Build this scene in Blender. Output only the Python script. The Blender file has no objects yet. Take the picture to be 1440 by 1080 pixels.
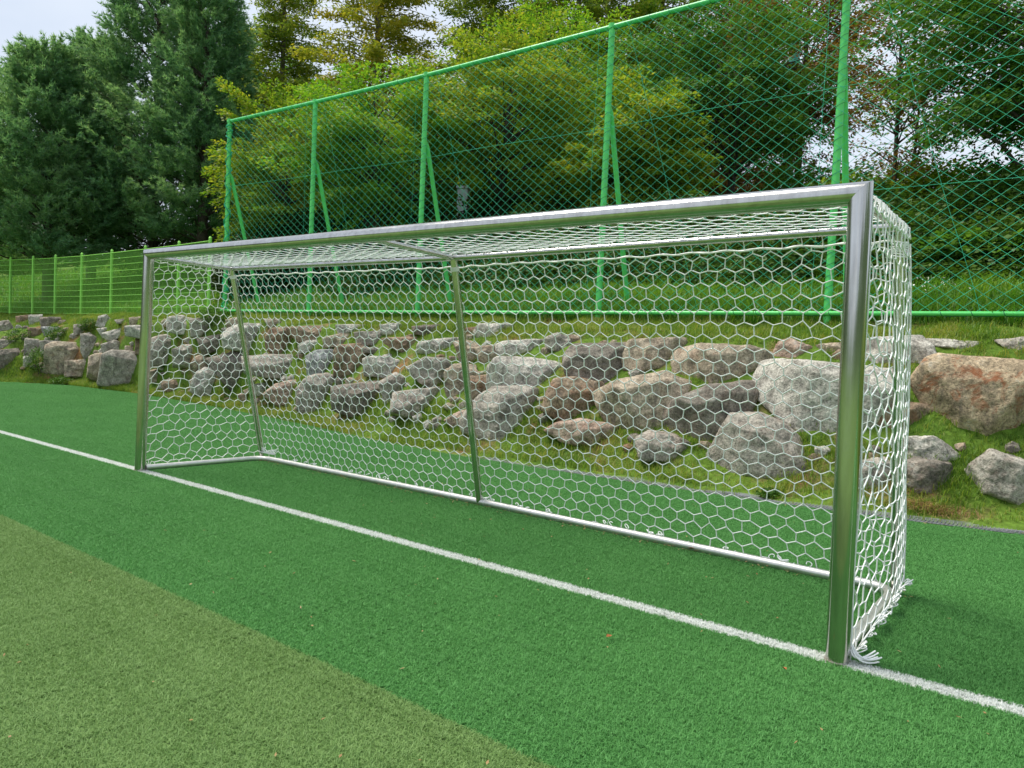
import bpy, math, random
import numpy as np
from mathutils import Vector, Matrix, noise as mnoise

scene = bpy.context.scene
COL = scene.collection
R = random.Random(7)
RNG = np.random.default_rng(11)

# ------------------------------------------------------------------ camera
CAM = np.array([0.9987, -4.2030, 1.5768])
YAW, PITCH, ROLL = -0.6600, -0.0429, 0.0440
FPX = 1047.87                       # focal length for a 1440 px wide frame
_d = np.array([math.cos(PITCH)*math.sin(YAW), math.cos(PITCH)*math.cos(YAW), math.sin(PITCH)])
_r = np.array([math.cos(YAW), -math.sin(YAW), 0.0])
_u = np.cross(_r, _d)
CR = math.cos(ROLL)*_r + math.sin(ROLL)*_u
CU = -math.sin(ROLL)*_r + math.cos(ROLL)*_u
CD = _d
def ray(px, py):
    return CD + CR*((px-720)/FPX) - CU*((py-540)/FPX)
def horizon(px):
    return 540 + FPX*(CD[2]+CR[2]*(px-720)/FPX)/CU[2]
def at_depth(px, py, depth):
    return CAM + ray(px, py)*depth

cam_data = bpy.data.cameras.new('camera')
cam = bpy.data.objects.new('camera', cam_data)
COL.objects.link(cam)
m = Matrix.Identity(4)
for i in range(3):
    m[i][0], m[i][1], m[i][2], m[i][3] = CR[i], CU[i], -CD[i], CAM[i]
cam.matrix_world = m
cam_data.sensor_width = 36.0
cam_data.lens = 36.0*FPX/1440.0
cam_data.clip_start = 0.05
cam_data.clip_end = 3000
scene.camera = cam
scene.view_settings.view_transform = 'Standard'
scene.view_settings.look = 'None'
scene.view_settings.exposure = 0.5
scene.view_settings.gamma = 1.0

# ------------------------------------------------------------------ helpers
class MB:
    """collects pieces and links them as ONE mesh object"""
    def __init__(self):
        self.v = []; self.f = []
    def ring_tube(self, rings, cap=True):
        n = len(rings[0]); b = len(self.v)
        for rg in rings: self.v.extend([tuple(map(float, p)) for p in rg])
        for k in range(len(rings)-1):
            for i in range(n):
                j = (i+1) % n
                self.f.append((b+k*n+i, b+k*n+j, b+(k+1)*n+j, b+(k+1)*n+i))
        if cap:
            for rg, rev in ((rings[0], True), (rings[-1], False)):      # own corners, so the rim stays crisp
                b2 = len(self.v); self.v.extend([tuple(map(float, p)) for p in rg])
                q = tuple(b2+i for i in range(n)); self.f.append(q[::-1] if rev else q)
    def tube(self, pts, rad, n=8, cap=True):
        pts = [np.asarray(p, float) for p in pts]
        if not hasattr(rad, '__len__'): rad = [rad]*len(pts)
        rings = []; ref = None
        for k, p in enumerate(pts):
            a = pts[max(k-1, 0)]; c = pts[min(k+1, len(pts)-1)]
            t = c-a; L = np.linalg.norm(t)
            t = t/L if L > 1e-9 else np.array([0, 0, 1.0])
            if ref is None or abs(ref@t) > 0.98:
                ref = np.array([0, 0, 1.0]) if abs(t[2]) < 0.9 else np.array([1.0, 0, 0])
            x = np.cross(ref, t); x /= np.linalg.norm(x); y = np.cross(t, x)
            ref = y
            rings.append([p + rad[k]*(math.cos(2*math.pi*i/n)*x + math.sin(2*math.pi*i/n)*y) for i in range(n)])
        self.ring_tube(rings, cap)
    def box(self, c, s, rz=0.0):
        b = len(self.v); cs, sn = math.cos(rz), math.sin(rz)
        for dz in (-.5, .5):
            for dx, dy in ((-.5, -.5), (.5, -.5), (.5, .5), (-.5, .5)):
                x, y = dx*s[0], dy*s[1]
                self.v.append((c[0]+x*cs-y*sn, c[1]+x*sn+y*cs, c[2]+dz*s[2]))
        for q in ((0, 3, 2, 1), (4, 5, 6, 7), (0, 1, 5, 4), (1, 2, 6, 5), (2, 3, 7, 6), (3, 0, 4, 7)):
            self.f.append(tuple(b+i for i in q))
    def build(self, name, mat, parent=None, smooth=True, origin=None):
        v = np.array(self.v, dtype=np.float64)
        if origin is not None: v = v-np.asarray(origin)
        me = bpy.data.meshes.new(name)
        me.from_pydata([tuple(p) for p in v], [], self.f)
        if smooth: me.polygons.foreach_set('use_smooth', [True]*len(me.polygons))
        me.update()
        return link(name, me, mat, parent, origin)

def link(name, me, mat, parent=None, origin=None):
    o = bpy.data.objects.new(name, me)
    if mat is not None: me.materials.append(mat)
    COL.objects.link(o)
    if parent is not None: o.parent = parent
    if origin is not None: o.location = tuple(map(float, origin))
    return o

def np_mesh(name, verts, faces, smooth=False):
    """fast mesh from arrays; faces (M,k)"""
    me = bpy.data.meshes.new(name)
    verts = np.ascontiguousarray(verts, dtype=np.float32); faces = np.ascontiguousarray(faces, dtype=np.int32)
    k = faces.shape[1]
    me.vertices.add(len(verts)); me.vertices.foreach_set('co', verts.ravel())
    me.loops.add(faces.size); me.loops.foreach_set('vertex_index', faces.ravel())
    me.polygons.add(len(faces))
    me.polygons.foreach_set('loop_start', np.arange(0, faces.size, k, dtype=np.int32))
    me.polygons.foreach_set('loop_total', np.full(len(faces), k, dtype=np.int32))
    if smooth: me.polygons.foreach_set('use_smooth', np.ones(len(faces), dtype=bool))
    me.update(calc_edges=True)
    return me

def tag(o, label=None, cat=None, group=None, kind=None):
    if label: o['label'] = label
    if cat: o['category'] = cat
    if group: o['group'] = group
    if kind: o['kind'] = kind
    return o

def empty(name, loc, label=None, cat=None, group=None):
    o = bpy.data.objects.new(name, None); COL.objects.link(o)
    o.location = tuple(map(float, loc)); o.empty_display_size = 0.2
    return tag(o, label, cat, group)

# ------------------------------------------------------------------ materials
def new_mat(name):
    mt = bpy.data.materials.new(name); mt.use_nodes = True
    nt = mt.node_tree; nt.nodes.clear()
    out = nt.nodes.new('ShaderNodeOutputMaterial')
    return mt, nt, out
def N(nt, typ, **kw):
    n = nt.nodes.new(typ)
    for k, v in kw.items():
        if k in n.inputs: n.inputs[k].default_value = v
        else: setattr(n, k, v)
    return n
def ramp(nt, stops, interp='LINEAR'):
    n = nt.nodes.new('ShaderNodeValToRGB'); cr = n.color_ramp; cr.interpolation = interp
    while len(cr.elements) < len(stops): cr.elements.new(0.5)
    for e, (p, c) in zip(cr.elements, stops):
        e.position = p; e.color = (c[0], c[1], c[2], 1) if hasattr(c, '__len__') else (c, c, c, 1)
    return n
def noise(nt, vec, scale, detail=4, rough=0.55, dist=0.0):
    n = N(nt, 'ShaderNodeTexNoise'); n.inputs['Scale'].default_value = scale
    n.inputs['Detail'].default_value = detail; n.inputs['Roughness'].default_value = rough
    n.inputs['Distortion'].default_value = dist
    if vec is not None: nt.links.new(vec, n.inputs['Vector'])
    return n
def mixc(nt, fac, a, b, mode='MIX'):
    n = nt.nodes.new('ShaderNodeMix'); n.data_type = 'RGBA'; n.blend_type = mode
    for s, v in ((n.inputs[0], fac), (n.inputs[6], a), (n.inputs[7], b)):
        if hasattr(v, 'default_value') or hasattr(v, 'is_linked'): nt.links.new(v, s)
        elif hasattr(v, '__len__'): s.default_value = (v[0], v[1], v[2], 1)
        else: s.default_value = v
    return n.outputs[2]
def math_n(nt, op, a, b=None, clamp=False):
    n = nt.nodes.new('ShaderNodeMath'); n.operation = op; n.use_clamp = clamp
    for s, v in ((n.inputs[0], a), (n.inputs[1], b)):
        if v is None: continue
        if hasattr(v, 'is_linked'): nt.links.new(v, s)
        else: s.default_value = v
    return n.outputs[0]

def mat_simple(name, col, rough=0.5, metallic=0.0, var=0.12, scale=8.0, bump=0.0, spec=0.5):
    mt, nt, out = new_mat(name)
    tc = N(nt, 'ShaderNodeTexCoord')
    nz = noise(nt, tc.outputs['Object'], scale, 5)
    a = [c*(1-var) for c in col]; b = [min(1, c*(1+var)) for c in col]
    rp = ramp(nt, [(0.3, a), (0.7, b)]); nt.links.new(nz.outputs['Fac'], rp.inputs[0])
    p = N(nt, 'ShaderNodeBsdfPrincipled', Roughness=rough, Metallic=metallic)
    p.inputs['Specular IOR Level'].default_value = spec
    nt.links.new(rp.outputs[0], p.inputs['Base Color'])
    if bump:
        bp = N(nt, 'ShaderNodeBump', Strength=bump, Distance=0.01); nt.links.new(nz.outputs['Fac'], bp.inputs['Height'])
        nt.links.new(bp.outputs[0], p.inputs['Normal'])
    nt.links.new(p.outputs[0], out.inputs[0])
    return mt

def mat_steel(name, dirt=False):
    mt, nt, out = new_mat(name)
    ge = N(nt, 'ShaderNodeNewGeometry')
    mp = N(nt, 'ShaderNodeMapping'); mp.inputs['Scale'].default_value = (14, 60, 2.0)
    nt.links.new(ge.outputs['Position'], mp.inputs['Vector'])
    streak = noise(nt, mp.outputs[0], 1.5, 6, 0.6)
    blot = noise(nt, ge.outputs['Position'], 3.0, 5, 0.6)
    p = N(nt, 'ShaderNodeBsdfPrincipled', Metallic=1.0)
    c1 = ramp(nt, [(0.3, (0.46, 0.445, 0.415)), (0.7, (0.64, 0.63, 0.595))])
    nt.links.new(streak.outputs['Fac'], c1.inputs[0])
    rr = ramp(nt, [(0.3, 0.10), (0.7, 0.20)]); nt.links.new(blot.outputs['Fac'], rr.inputs[0])
    nt.links.new(rr.outputs[0], p.inputs['Roughness'])
    bp = N(nt, 'ShaderNodeBump', Strength=0.05, Distance=0.002); nt.links.new(streak.outputs['Fac'], bp.inputs['Height'])
    nt.links.new(bp.outputs[0], p.inputs['Normal'])
    nt.links.new(c1.outputs[0], p.inputs['Base Color'])
    if dirt:
        d = N(nt, 'ShaderNodeBsdfPrincipled', Roughness=0.9)
        dn = noise(nt, ge.outputs['Position'], 30, 4)
        dc = ramp(nt, [(0.3, (0.24, 0.20, 0.15)), (0.7, (0.42, 0.37, 0.30))]); nt.links.new(dn.outputs['Fac'], dc.inputs[0])
        nt.links.new(dc.outputs[0], d.inputs['Base Color'])
        sx = N(nt, 'ShaderNodeSeparateXYZ'); nt.links.new(ge.outputs['Position'], sx.inputs[0])
        z1 = math_n(nt, 'MULTIPLY', sx.outputs['Z'], 14.0)
        nn = noise(nt, ge.outputs['Position'], 18, 3)
        z2 = math_n(nt, 'ADD', z1, math_n(nt, 'MULTIPLY', nn.outputs['Fac'], 1.2))
        fz = ramp(nt, [(0.62, 0.8), (1.0, 0.0)]); nt.links.new(z2, fz.inputs[0])
        mx = N(nt, 'ShaderNodeMixShader'); nt.links.new(fz.outputs[0], mx.inputs[0])
        nt.links.new(p.outputs[0], mx.inputs[1]); nt.links.new(d.outputs[0], mx.inputs[2])
        nt.links.new(mx.outputs[0], out.inputs[0])
    else:
        nt.links.new(p.outputs[0], out.inputs[0])
    return mt

def mat_leaf(name, cols, trans=0.35, scale=0.6, rough=0.55):
    """foliage: per-leaf and per-clump colour from the leaves' own tint"""
    mt, nt, out = new_mat(name)
    ge = N(nt, 'ShaderNodeNewGeometry')
    nz = noise(nt, ge.outputs['Position'], scale, 3, 0.6)
    add = math_n(nt, 'ADD', math_n(nt, 'MULTIPLY', nz.outputs['Fac'], 0.75), math_n(nt, 'MULTIPLY', ge.outputs['Random Per Island'], 0.35))
    rp = ramp(nt, [(0.28+0.45*i/(len(cols)-1), c) for i, c in enumerate(cols)])
    nt.links.new(add, rp.inputs[0])
    p = N(nt, 'ShaderNodeBsdfPrincipled', Roughness=rough); p.inputs['Specular IOR Level'].default_value = 0.3
    nt.links.new(rp.outputs[0], p.inputs['Base Color'])
    t = N(nt, 'ShaderNodeBsdfTranslucent')
    tcol = mixc(nt, 1.0, rp.outputs[0], (1.25, 1.25, 0.7), 'MULTIPLY'); nt.links.new(tcol, t.inputs['Color'])
    mx = N(nt, 'ShaderNodeMixShader'); mx.inputs[0].default_value = trans
    nt.links.new(p.outputs[0], mx.inputs[1]); nt.links.new(t.outputs[0], mx.inputs[2])
    nt.links.new(mx.outputs[0], out.inputs[0])
    return mt

STEEL = mat_steel('stainless_steel')
STEELD = mat_steel('stainless_steel_soiled', True)
ALLOY = mat_simple('weathered_alloy', (0.70, 0.69, 0.64), 0.42, 0.85, var=0.10, scale=14, bump=0.05)
ROPE = mat_simple('white_rope', (0.92, 0.925, 0.90), 0.8, var=0.03, scale=40)
TAPE = mat_simple('white_tape', (0.72, 0.73, 0.68), 0.6, var=0.08, scale=30)
GREENP = mat_simple('green_gloss_paint', (0.13, 0.70, 0.17), 0.32, var=0.10, scale=3)
GREENR = mat_simple('green_rail_paint', (0.085, 0.58, 0.15), 0.36, var=0.12, scale=3)
LIMEP = mat_simple('lime_green_paint', (0.32, 0.72, 0.12), 0.4, var=0.10, scale=3)
NETG = mat_simple('teal_green_twine', (0.05, 0.54, 0.32), 0.7, var=0.2, scale=5)
TIE = mat_simple('dark_tie_cord', (0.03, 0.16, 0.10), 0.7)
BARK = mat_simple('dark_bark', (0.075, 0.058, 0.045), 0.9, var=0.4, scale=9, bump=0.6)
BARKG = mat_simple('grey_bark', (0.13, 0.11, 0.09), 0.9, var=0.35, scale=9, bump=0.6)
TEALP = mat_simple('teal_pole_paint', (0.06, 0.36, 0.27), 0.6, var=0.25, scale=2)
CONC = mat_simple('pale_concrete', (0.42, 0.45, 0.48), 0.8, var=0.15, scale=4)
DRAIN = mat_simple('grey_plastic_mesh', (0.20, 0.21, 0.22), 0.6, var=0.3, scale=8)
LITTER = mat_simple('white_plastic', (0.8, 0.82, 0.82), 0.5)

# ------------------------------------------------------------------ light and sky
SUN = np.array([-0.45, -0.10, 0.88]); SUN /= np.linalg.norm(SUN)
w = bpy.data.worlds.new('World'); scene.world = w; w.use_nodes = True
nt = w.node_tree; nt.nodes.clear()
wo = N(nt, 'ShaderNodeOutputWorld'); bg = N(nt, 'ShaderNodeBackground'); bg.inputs['Strength'].default_value = 0.083
sky = N(nt, 'ShaderNodeTexSky'); sky.sky_type = 'NISHITA'; sky.sun_disc = False
sky.sun_elevation = math.asin(SUN[2]); sky.sun_rotation = math.atan2(SUN[0], SUN[1]); sky.dust_density = 2.0
tc = N(nt, 'ShaderNodeTexCoord')
mp = N(nt, 'ShaderNodeMapping'); mp.inputs['Scale'].default_value = (1.0, 1.0, 2.2)
nt.links.new(tc.outputs['Generated'], mp.inputs['Vector'])
cn = noise(nt, mp.outputs[0], 1.7, 6, 0.55, 0.3)
cl = ramp(nt, [(0.30, 0.80), (0.62, 0.97)]); nt.links.new(cn.outputs['Fac'], cl.inputs[0])
cn2 = noise(nt, mp.outputs[0], 3.1, 5, 0.5)
cc = ramp(nt, [(0.30, (5.9, 6.8, 8.2)), (0.70, (7.7, 8.3, 9.2))]); nt.links.new(cn2.outputs['Fac'], cc.inputs[0])
nt.links.new(mixc(nt, cl.outputs[0], sky.outputs[0], cc.outputs[0]), bg.inputs['Color'])
nt.links.new(bg.outputs[0], wo.inputs[0])
sl = bpy.data.lights.new('sun', 'SUN'); sl.energy = 3.1; sl.angle = math.radians(22); sl.color = (1.0, 0.95, 0.86)
so = bpy.data.objects.new('sun', sl); COL.objects.link(so)
so.rotation_euler = Vector(SUN).to_track_quat('Z', 'Y').to_euler()
so.location = (-8, 4, 20)

# ------------------------------------------------------------------ terrain
YE_X = [-60, -30, -27, -25, -23.4, -19.5, -16, -12, -8.5, -6.4, -4.4, -2.5, -1.7, -0.45, 0.57, 2.5, 8, 40]
YE_Y = [-16, 0.8, 2.6, 4.0, 5.2, 5.5, 5.3, 4.85, 4.25, 4.03, 4.08, 4.2, 4.28, 4.42, 4.66, 4.95, 5.3, 5.6]
FE_X = [-60, -40, -34.3, -32.3, -30.8, -29.2, -27.3, -25, -22.6, -20.4, -18.5, -17.64, -14.25, -10.64, -6.1, -2.15, 2, 8, 40]
FE_Y = [1, 5.0, 6.4, 6.7, 6.95, 7.12, 7.25, 7.25, 7.2, 7.12, 7.0, 6.975, 7.184, 7.334, 7.39, 7.4, 7.43, 7.45, 7.5]
def y_edge(x): return np.interp(x, YE_X, YE_Y)
def y_fence(x): return np.interp(x, FE_X, FE_Y)
def smooth(t): t = np.clip(t, 0, 1); return t*t*(3-2*t)
def bank_z(x, y):
    x = np.asarray(x, float); y = np.asarray(y, float)
    ye, yf = y_edge(x), y_fence(x)
    yc = yf-0.85
    verge = ye+0.45
    zc = 1.95 + 0.08*smooth((-x-6)/12)
    z = np.where(y < verge, 0.13*np.clip((y-ye)/0.45, 0, 1), 0)
    t = np.clip((y-verge)/np.maximum(yc-verge, .3), 0, 1)
    z = np.where(y >= verge, 0.13+(zc-0.13)*(0.75*t+0.25*np.sin(t*math.pi/2)), z)
    tt = np.clip((y-yc)/0.85, 0, 1)
    z = np.where(y >= yc, zc+(2.2-zc)*tt, z)
    dd = np.maximum(y-yf, 0)
    left = smooth((-x-14)/10)
    rise = 0.30*np.minimum(dd, 4)+(0.20+0.05*left)*np.clip(dd-4, 0, 9+6*left)+0.03*np.clip(dd-13-6*left, 0, 30)
    return np.where(y > yf, 2.2+rise, z)
def bank_noise(x, y, z):
    n1 = mnoise.noise(Vector((x*1.1, y*1.1, 0.3))); n2 = mnoise.noise(Vector((x*3.1, y*3.1, 4.3)))
    ye = float(y_edge(x)); a = min(1.0, max(0.0, (y-ye)/0.6))
    return z+a*(0.09*n1+0.04*n2)

mt, nt, out = new_mat('bank_soil')
ge = N(nt, 'ShaderNodeNewGeometry')
n1 = noise(nt, ge.outputs['Position'], 1.3, 5, 0.6); n2 = noise(nt, ge.outputs['Position'], 14, 5, 0.65)
c1 = ramp(nt, [(0.30, (0.075, 0.15, 0.02)), (0.54, (0.12, 0.20, 0.028)), (0.61, (0.19, 0.16, 0.06)), (0.69, (0.27, 0.14, 0.065)), (0.8, (0.22, 0.17, 0.10))])
nt.links.new(n1.outputs['Fac'], c1.inputs[0])
c2 = ramp(nt, [(0.3, 0.55), (0.7, 1.3)]); nt.links.new(n2.outputs['Fac'], c2.inputs[0])
p = N(nt, 'ShaderNodeBsdfPrincipled', Roughness=0.95); p.inputs['Specular IOR Level'].default_value = 0.1
nt.links.new(mixc(nt, 1.0, c1.outputs[0], c2.outputs[0], 'MULTIPLY'), p.inputs['Base Color'])
bp = N(nt, 'ShaderNodeBump', Strength=0.8, Distance=0.03); nt.links.new(n2.outputs['Fac'], bp.inputs['Height']); nt.links.new(bp.outputs[0], p.inputs['Normal'])
nt.links.new(p.outputs[0], out.inputs[0]); SOIL = mt

xs = np.concatenate([np.linspace(-420, -48, 14), np.arange(-44, 9, 0.22), np.linspace(10, 420, 16)])
ss = np.concatenate([[-0.12, 0.0], np.linspace(0.08, 0.999, 26), np.linspace(1.05, 5, 26), np.linspace(5.6, 24, 24), [32, 45, 70, 140, 420]])
V = []; 
for s in ss:
    for x in xs:
        ye, yf = float(y_edge(x)), float(y_fence(x))
        y = ye+s*(yf-ye) if s <= 1 else yf+(s-1)*1.0
        z = float(bank_z(x, y))
        if -45 < x < 10 and s < 24: z = bank_noise(x, y, z)
        V.append((x, y, z-(0.05 if s < 0 else 0)))
nx = len(xs)
F = [(j*nx+i, j*nx+i+1, (j+1)*nx+i+1, (j+1)*nx+i) for j in range(len(ss)-1) for i in range(nx-1)]
tag(link('hillside_ground', np_mesh('hillside_ground', V, F, True), SOIL), kind='structure')

# unseen dark hills added behind the camera, higher at the sides, to darken steel reflections
hm = mat_simple('reflection_hill_green', (0.035, 0.065, 0.022), 0.95, var=0.5, scale=0.25)
V = []; F = []; na = 60
for i in range(na+1):
    a = math.radians(150+250*i/na)
    for k in range(6):
        rr = 95+k*22; hh = (0, 5, 8, 9, 10, 10)[k]*(1+3.2*min(1, abs(i-26)/16)**3)*(1+0.35*mnoise.noise(Vector((i*0.31, k*0.2, 2))))
        V.append((rr*math.cos(a), rr*math.sin(a)-20, hh-0.4))
for i in range(na):
    for k in range(5): F.append((i*6+k, i*6+k+1, (i+1)*6+k+1, (i+1)*6+k))
tag(link('added_reflection_hills', np_mesh('added_reflection_hills', V, F, True), hm), kind='structure')

# artificial turf: carpet + blades
PALE_Y, LINE_W = -1.88, 0.056
def turf_mat(name, base):
    mt, nt, out = new_mat(name)
    ge = N(nt, 'ShaderNodeNewGeometry'); sx = N(nt, 'ShaderNodeSeparateXYZ'); nt.links.new(ge.outputs['Position'], sx.inputs[0])
    big = noise(nt, ge.outputs['Position'], 0.55, 5, 0.6)
    mp = N(nt, 'ShaderNodeMapping'); mp.inputs['Scale'].default_value = (0.5, 5.0, 1); mp.inputs['Rotation'].default_value = (0, 0, 0.12)
    nt.links.new(ge.outputs['Position'], mp.inputs['Vector'])
    streak = noise(nt, mp.outputs[0], 1.2, 4, 0.6)
    fine = noise(nt, ge.outputs['Position'], 60 if base else 25, 4, 0.7)
    k = 0.7 if base else 1.0
    g1 = ramp(nt, [(0.3, (0.088*k, 0.272*k, 0.070*k)), (0.7, (0.155*k, 0.395*k, 0.116*k))])
    g2 = ramp(nt, [(0.3, (0.156*k, 0.285*k, 0.078*k)), (0.7, (0.285*k, 0.440*k, 0.158*k))])
    v = math_n(nt, 'ADD', math_n(nt, 'MULTIPLY', big.outputs['Fac'], 0.35), math_n(nt, 'MULTIPLY', streak.outputs['Fac'], 0.25))
    if base: v = math_n(nt, 'ADD', v, math_n(nt, 'MULTIPLY', fine.outputs['Fac'], 0.4))
    else: v = math_n(nt, 'ADD', v, math_n(nt, 'MULTIPLY', ge.outputs['Random Per Island'], 0.4))
    nt.links.new(v, g1.inputs[0]); nt.links.new(v, g2.inputs[0])
    en = noise(nt, ge.outputs['Position'], 45, 2)
    yy = math_n(nt, 'ADD', sx.outputs['Y'], math_n(nt, 'MULTIPLY', math_n(nt, 'SUBTRACT', en.outputs['Fac'], 0.5), 0.05))
    pale = math_n(nt, 'LESS_THAN', yy, PALE_Y)
    line = math_n(nt, 'LESS_THAN', math_n(nt, 'ABSOLUTE', yy), LINE_W)
    wn = noise(nt, ge.outputs['Position'], 70, 3, 0.6)
    wh = ramp(nt, [(0.28, (0.42, 0.47, 0.40)), (0.52, (0.82, 0.84, 0.80))]); nt.links.new(wn.outputs['Fac'], wh.inputs[0])
    c = mixc(nt, pale, g1.outputs[0], g2.outputs[0]); c = mixc(nt, line, c, wh.outputs[0])
    p = N(nt, 'ShaderNodeBsdfPrincipled', Roughness=0.5 if not base else 0.9); p.inputs['Specular IOR Level'].default_value = 0.12 if not base else 0.0
    nt.links.new(c, p.inputs['Base Color'])
    if base:
        bp = N(nt, 'ShaderNodeBump', Strength=0.9, Distance=0.02); nt.links.new(fine.outputs['Fac'], bp.inputs['Height']); nt.links.new(bp.outputs[0], p.inputs['Normal'])
        nt.links.new(p.outputs[0], out.inputs[0])
    else:
        t = N(nt, 'ShaderNodeBsdfTranslucent'); nt.links.new(c, t.inputs['Color'])
        mx = N(nt, 'ShaderNodeMixShader'); mx.inputs[0].default_value = 0.25
        nt.links.new(p.outputs[0], mx.inputs[1]); nt.links.new(t.outputs[0], mx.inputs[2]); nt.links.new(mx.outputs[0], out.inputs[0])
    return mt
TURF = turf_mat('turf_carpet', True); BLADE = turf_mat('turf_fibres', False)
xs = np.concatenate([[-300, -120], np.arange(-60, 12, 0.5), [40, 300]])
V = [(x, float(y_edge(x))+0.02, 0.0) for x in xs]+[(x, -200.0, 0.0) for x in xs]
n = len(xs); F = [(n+i, n+i+1, i+1, i) for i in range(n-1)]
tag(link('football_pitch', np_mesh('football_pitch', V, F), TURF), kind='structure')

def blades(P, H, W, lean, curl=0.5, up=0.0, seed=0):
    """P roots (n,3); returns verts, tris of bent grass blades"""
    rg = np.random.default_rng(seed); n = len(P)
    a = rg.uniform(0, 2*math.pi, n); l = lean*rg.uniform(0.3, 1.3, n)
    dirv = np.stack([np.cos(a), np.sin(a), np.zeros(n)], 1)
    b = a+math.pi/2+rg.uniform(-.6, .6, n); side = np.stack([np.cos(b), np.sin(b), np.zeros(n)], 1)*(W*0.5)[:, None]
    zz = np.zeros((n, 3)); zz[:, 2] = 1
    mid = P+zz*(H*0.6)[:, None]+dirv*(H*l*0.35)[:, None]
    tip = P+zz*(H*(1.0-0.25*l))[:, None]+dirv*(H*l*(0.7+curl))[:, None]
    v = np.stack([P-side, P+side, mid-side*0.8, mid+side*0.8, tip], 1).reshape(-1, 3)
    k = np.arange(n)[:, None]*5
    f = np.concatenate([k+np.array([[0, 1, 3]]), k+np.array([[0, 3, 2]]), k+np.array([[2, 3, 4]])], 0)
    return v, f
np_ = 6200
P = np.zeros((np_, 3)); P[:, :2] = RNG.uniform(-0.26, 0.26, (np_, 2))
v, f = blades(P, RNG.uniform(0.010, 0.024, np_), RNG.uniform(0.0026, 0.0040, np_), 0.9, 0.6, seed=3)
patch = bpy.data.objects.new('turf_patch', np_mesh('turf_patch', v, f))   # source of the fibres, not part of the scene itself
patch.data.materials.append(BLADE)
pts = []
for x in np.arange(-29.75, 4, 0.5):
    for y in np.arange(-4.75, 5.6, 0.5):
        e = min(y_edge(x-0.25), y_edge(x+0.25))
        if y+0.25 > e+0.5: continue
        yy = min(y, e-0.24)
        dp = (np.array([x, yy, 0])-CAM)@CD
        if dp < -0.5: continue
        pts.append((x, yy, 0.0))
tb = link('turf_fibres', np_mesh('turf_fibres', np.array(pts), np.zeros((0, 3), int)), BLADE)
tag(tb, 'short green artificial grass fibres standing on the pitch', 'artificial grass', kind='stuff')
ng = bpy.data.node_groups.new('turf_scatter', 'GeometryNodeTree')
ng.interface.new_socket('Geometry', in_out='INPUT', socket_type='NodeSocketGeometry')
ng.interface.new_socket('Geometry', in_out='OUTPUT', socket_type='NodeSocketGeometry')
gi = ng.nodes.new('NodeGroupInput'); go = ng.nodes.new('NodeGroupOutput')
oi = ng.nodes.new('GeometryNodeObjectInfo'); oi.inputs['Object'].default_value = patch; oi.inputs['As Instance'].default_value = True
iop = ng.nodes.new('GeometryNodeInstanceOnPoints')
rv = ng.nodes.new('FunctionNodeRandomValue'); rv.data_type = 'INT'
rv.inputs[4].default_value = 0; rv.inputs[5].default_value = 3
mm = ng.nodes.new('ShaderNodeMath'); mm.operation = 'MULTIPLY'; mm.inputs[1].default_value = math.pi/2
cb = ng.nodes.new('ShaderNodeCombineXYZ')
ng.links.new(rv.outputs[2], mm.inputs[0]); ng.links.new(mm.outputs[0], cb.inputs['Z'])
ng.links.new(gi.outputs[0], iop.inputs['Points']); ng.links.new(oi.outputs['Geometry'], iop.inputs['Instance'])
ng.links.new(cb.outputs[0], iop.inputs['Rotation']); ng.links.new(iop.outputs[0], go.inputs[0])
md = tb.modifiers.new('scatter', 'NODES'); md.node_group = ng

# ------------------------------------------------------------------ goal
A = np.array([0.019, 0.0, 0.0]); B = np.array([-0.012, 0.0, 2.485])
C_ = np.array([-7.71, 0.0, 0.0]); D_ = np.array([-7.615, 0.0, 2.515])
E_ = np.array([-7.60, 1.55, 0.035]); F_ = np.array([-7.59, 1.03, 2.464])
G_ = np.array([-3.856, 1.60, 0.035]); H_ = np.array([-3.826, 1.03, 2.440])
I_ = np.array([0.005, 1.555, 0.035]); J_ = np.array([-0.014, 1.03, 2.474])
goal = empty('football_goal', (-3.85, 0.0, 0.0), 'full size stainless steel football goal with white hexagonal net on the turf', 'football goal')
gor = np.array([-3.85, 0.0, 0.0])
def gpart(mb, name, mat): 
    o = mb.build(name, mat, goal, True, None)
    o.matrix_parent_inverse = Matrix.Translation((3.85, 0, 0))
    return o
def unit(v): return v/np.linalg.norm(v)
def mitred(p0, p1, r, n0=None, n1=None, n=28):
    """tube from p0 to p1 whose ends are cut along planes with the given normals"""
    t = unit(p1-p0); x = unit(np.cross(t, [0.0, 1.0, 0.0])); y = np.cross(t, x)
    rings = []
    for p, nn in ((p0, n0), ((p0+p1)/2, t), (p1, n1)):
        nn = t if nn is None else nn; rg = []
        for i in range(n):
            q = p+r*(math.cos(2*math.pi*i/n)*x+math.sin(2*math.pi*i/n)*y)
            rg.append(q+t*(((p-q)@nn)/(t@nn)))
        rings.append(rg)
    mb = MB(); mb.ring_tube(rings); return mb
bis1 = unit(unit(B-A)+unit(D_-B)); bis2 = unit(unit(C_-D_)+unit(D_-B))
gpart(mitred(A+[0, 0, 0.0], B-0.0006*unit(B-A), 0.060, None, bis1), 'post', STEELD)
gpart(mitred(C_, D_-0.0006*unit(D_-C_), 0.060, None, unit(unit(D_-C_)+unit(B-D_))), 'post', STEELD)
gpart(mitred(D_, B, 0.060, unit(unit(D_-C_)+unit(B-D_)), bis1), 'crossbar', STEEL)
for Pt in (A, C_):
    mb = MB(); mb.tube([Pt+[0, 0, 0.0], Pt+[0, 0, 0.012]], 0.068, 24); gpart(mb, 'ground_sleeve', STEELD)
def bar(name, pts, r, mat=STEEL, n=16):
    mb = MB(); mb.tube(pts, r, n); return gpart(mb, name, mat)
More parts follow.
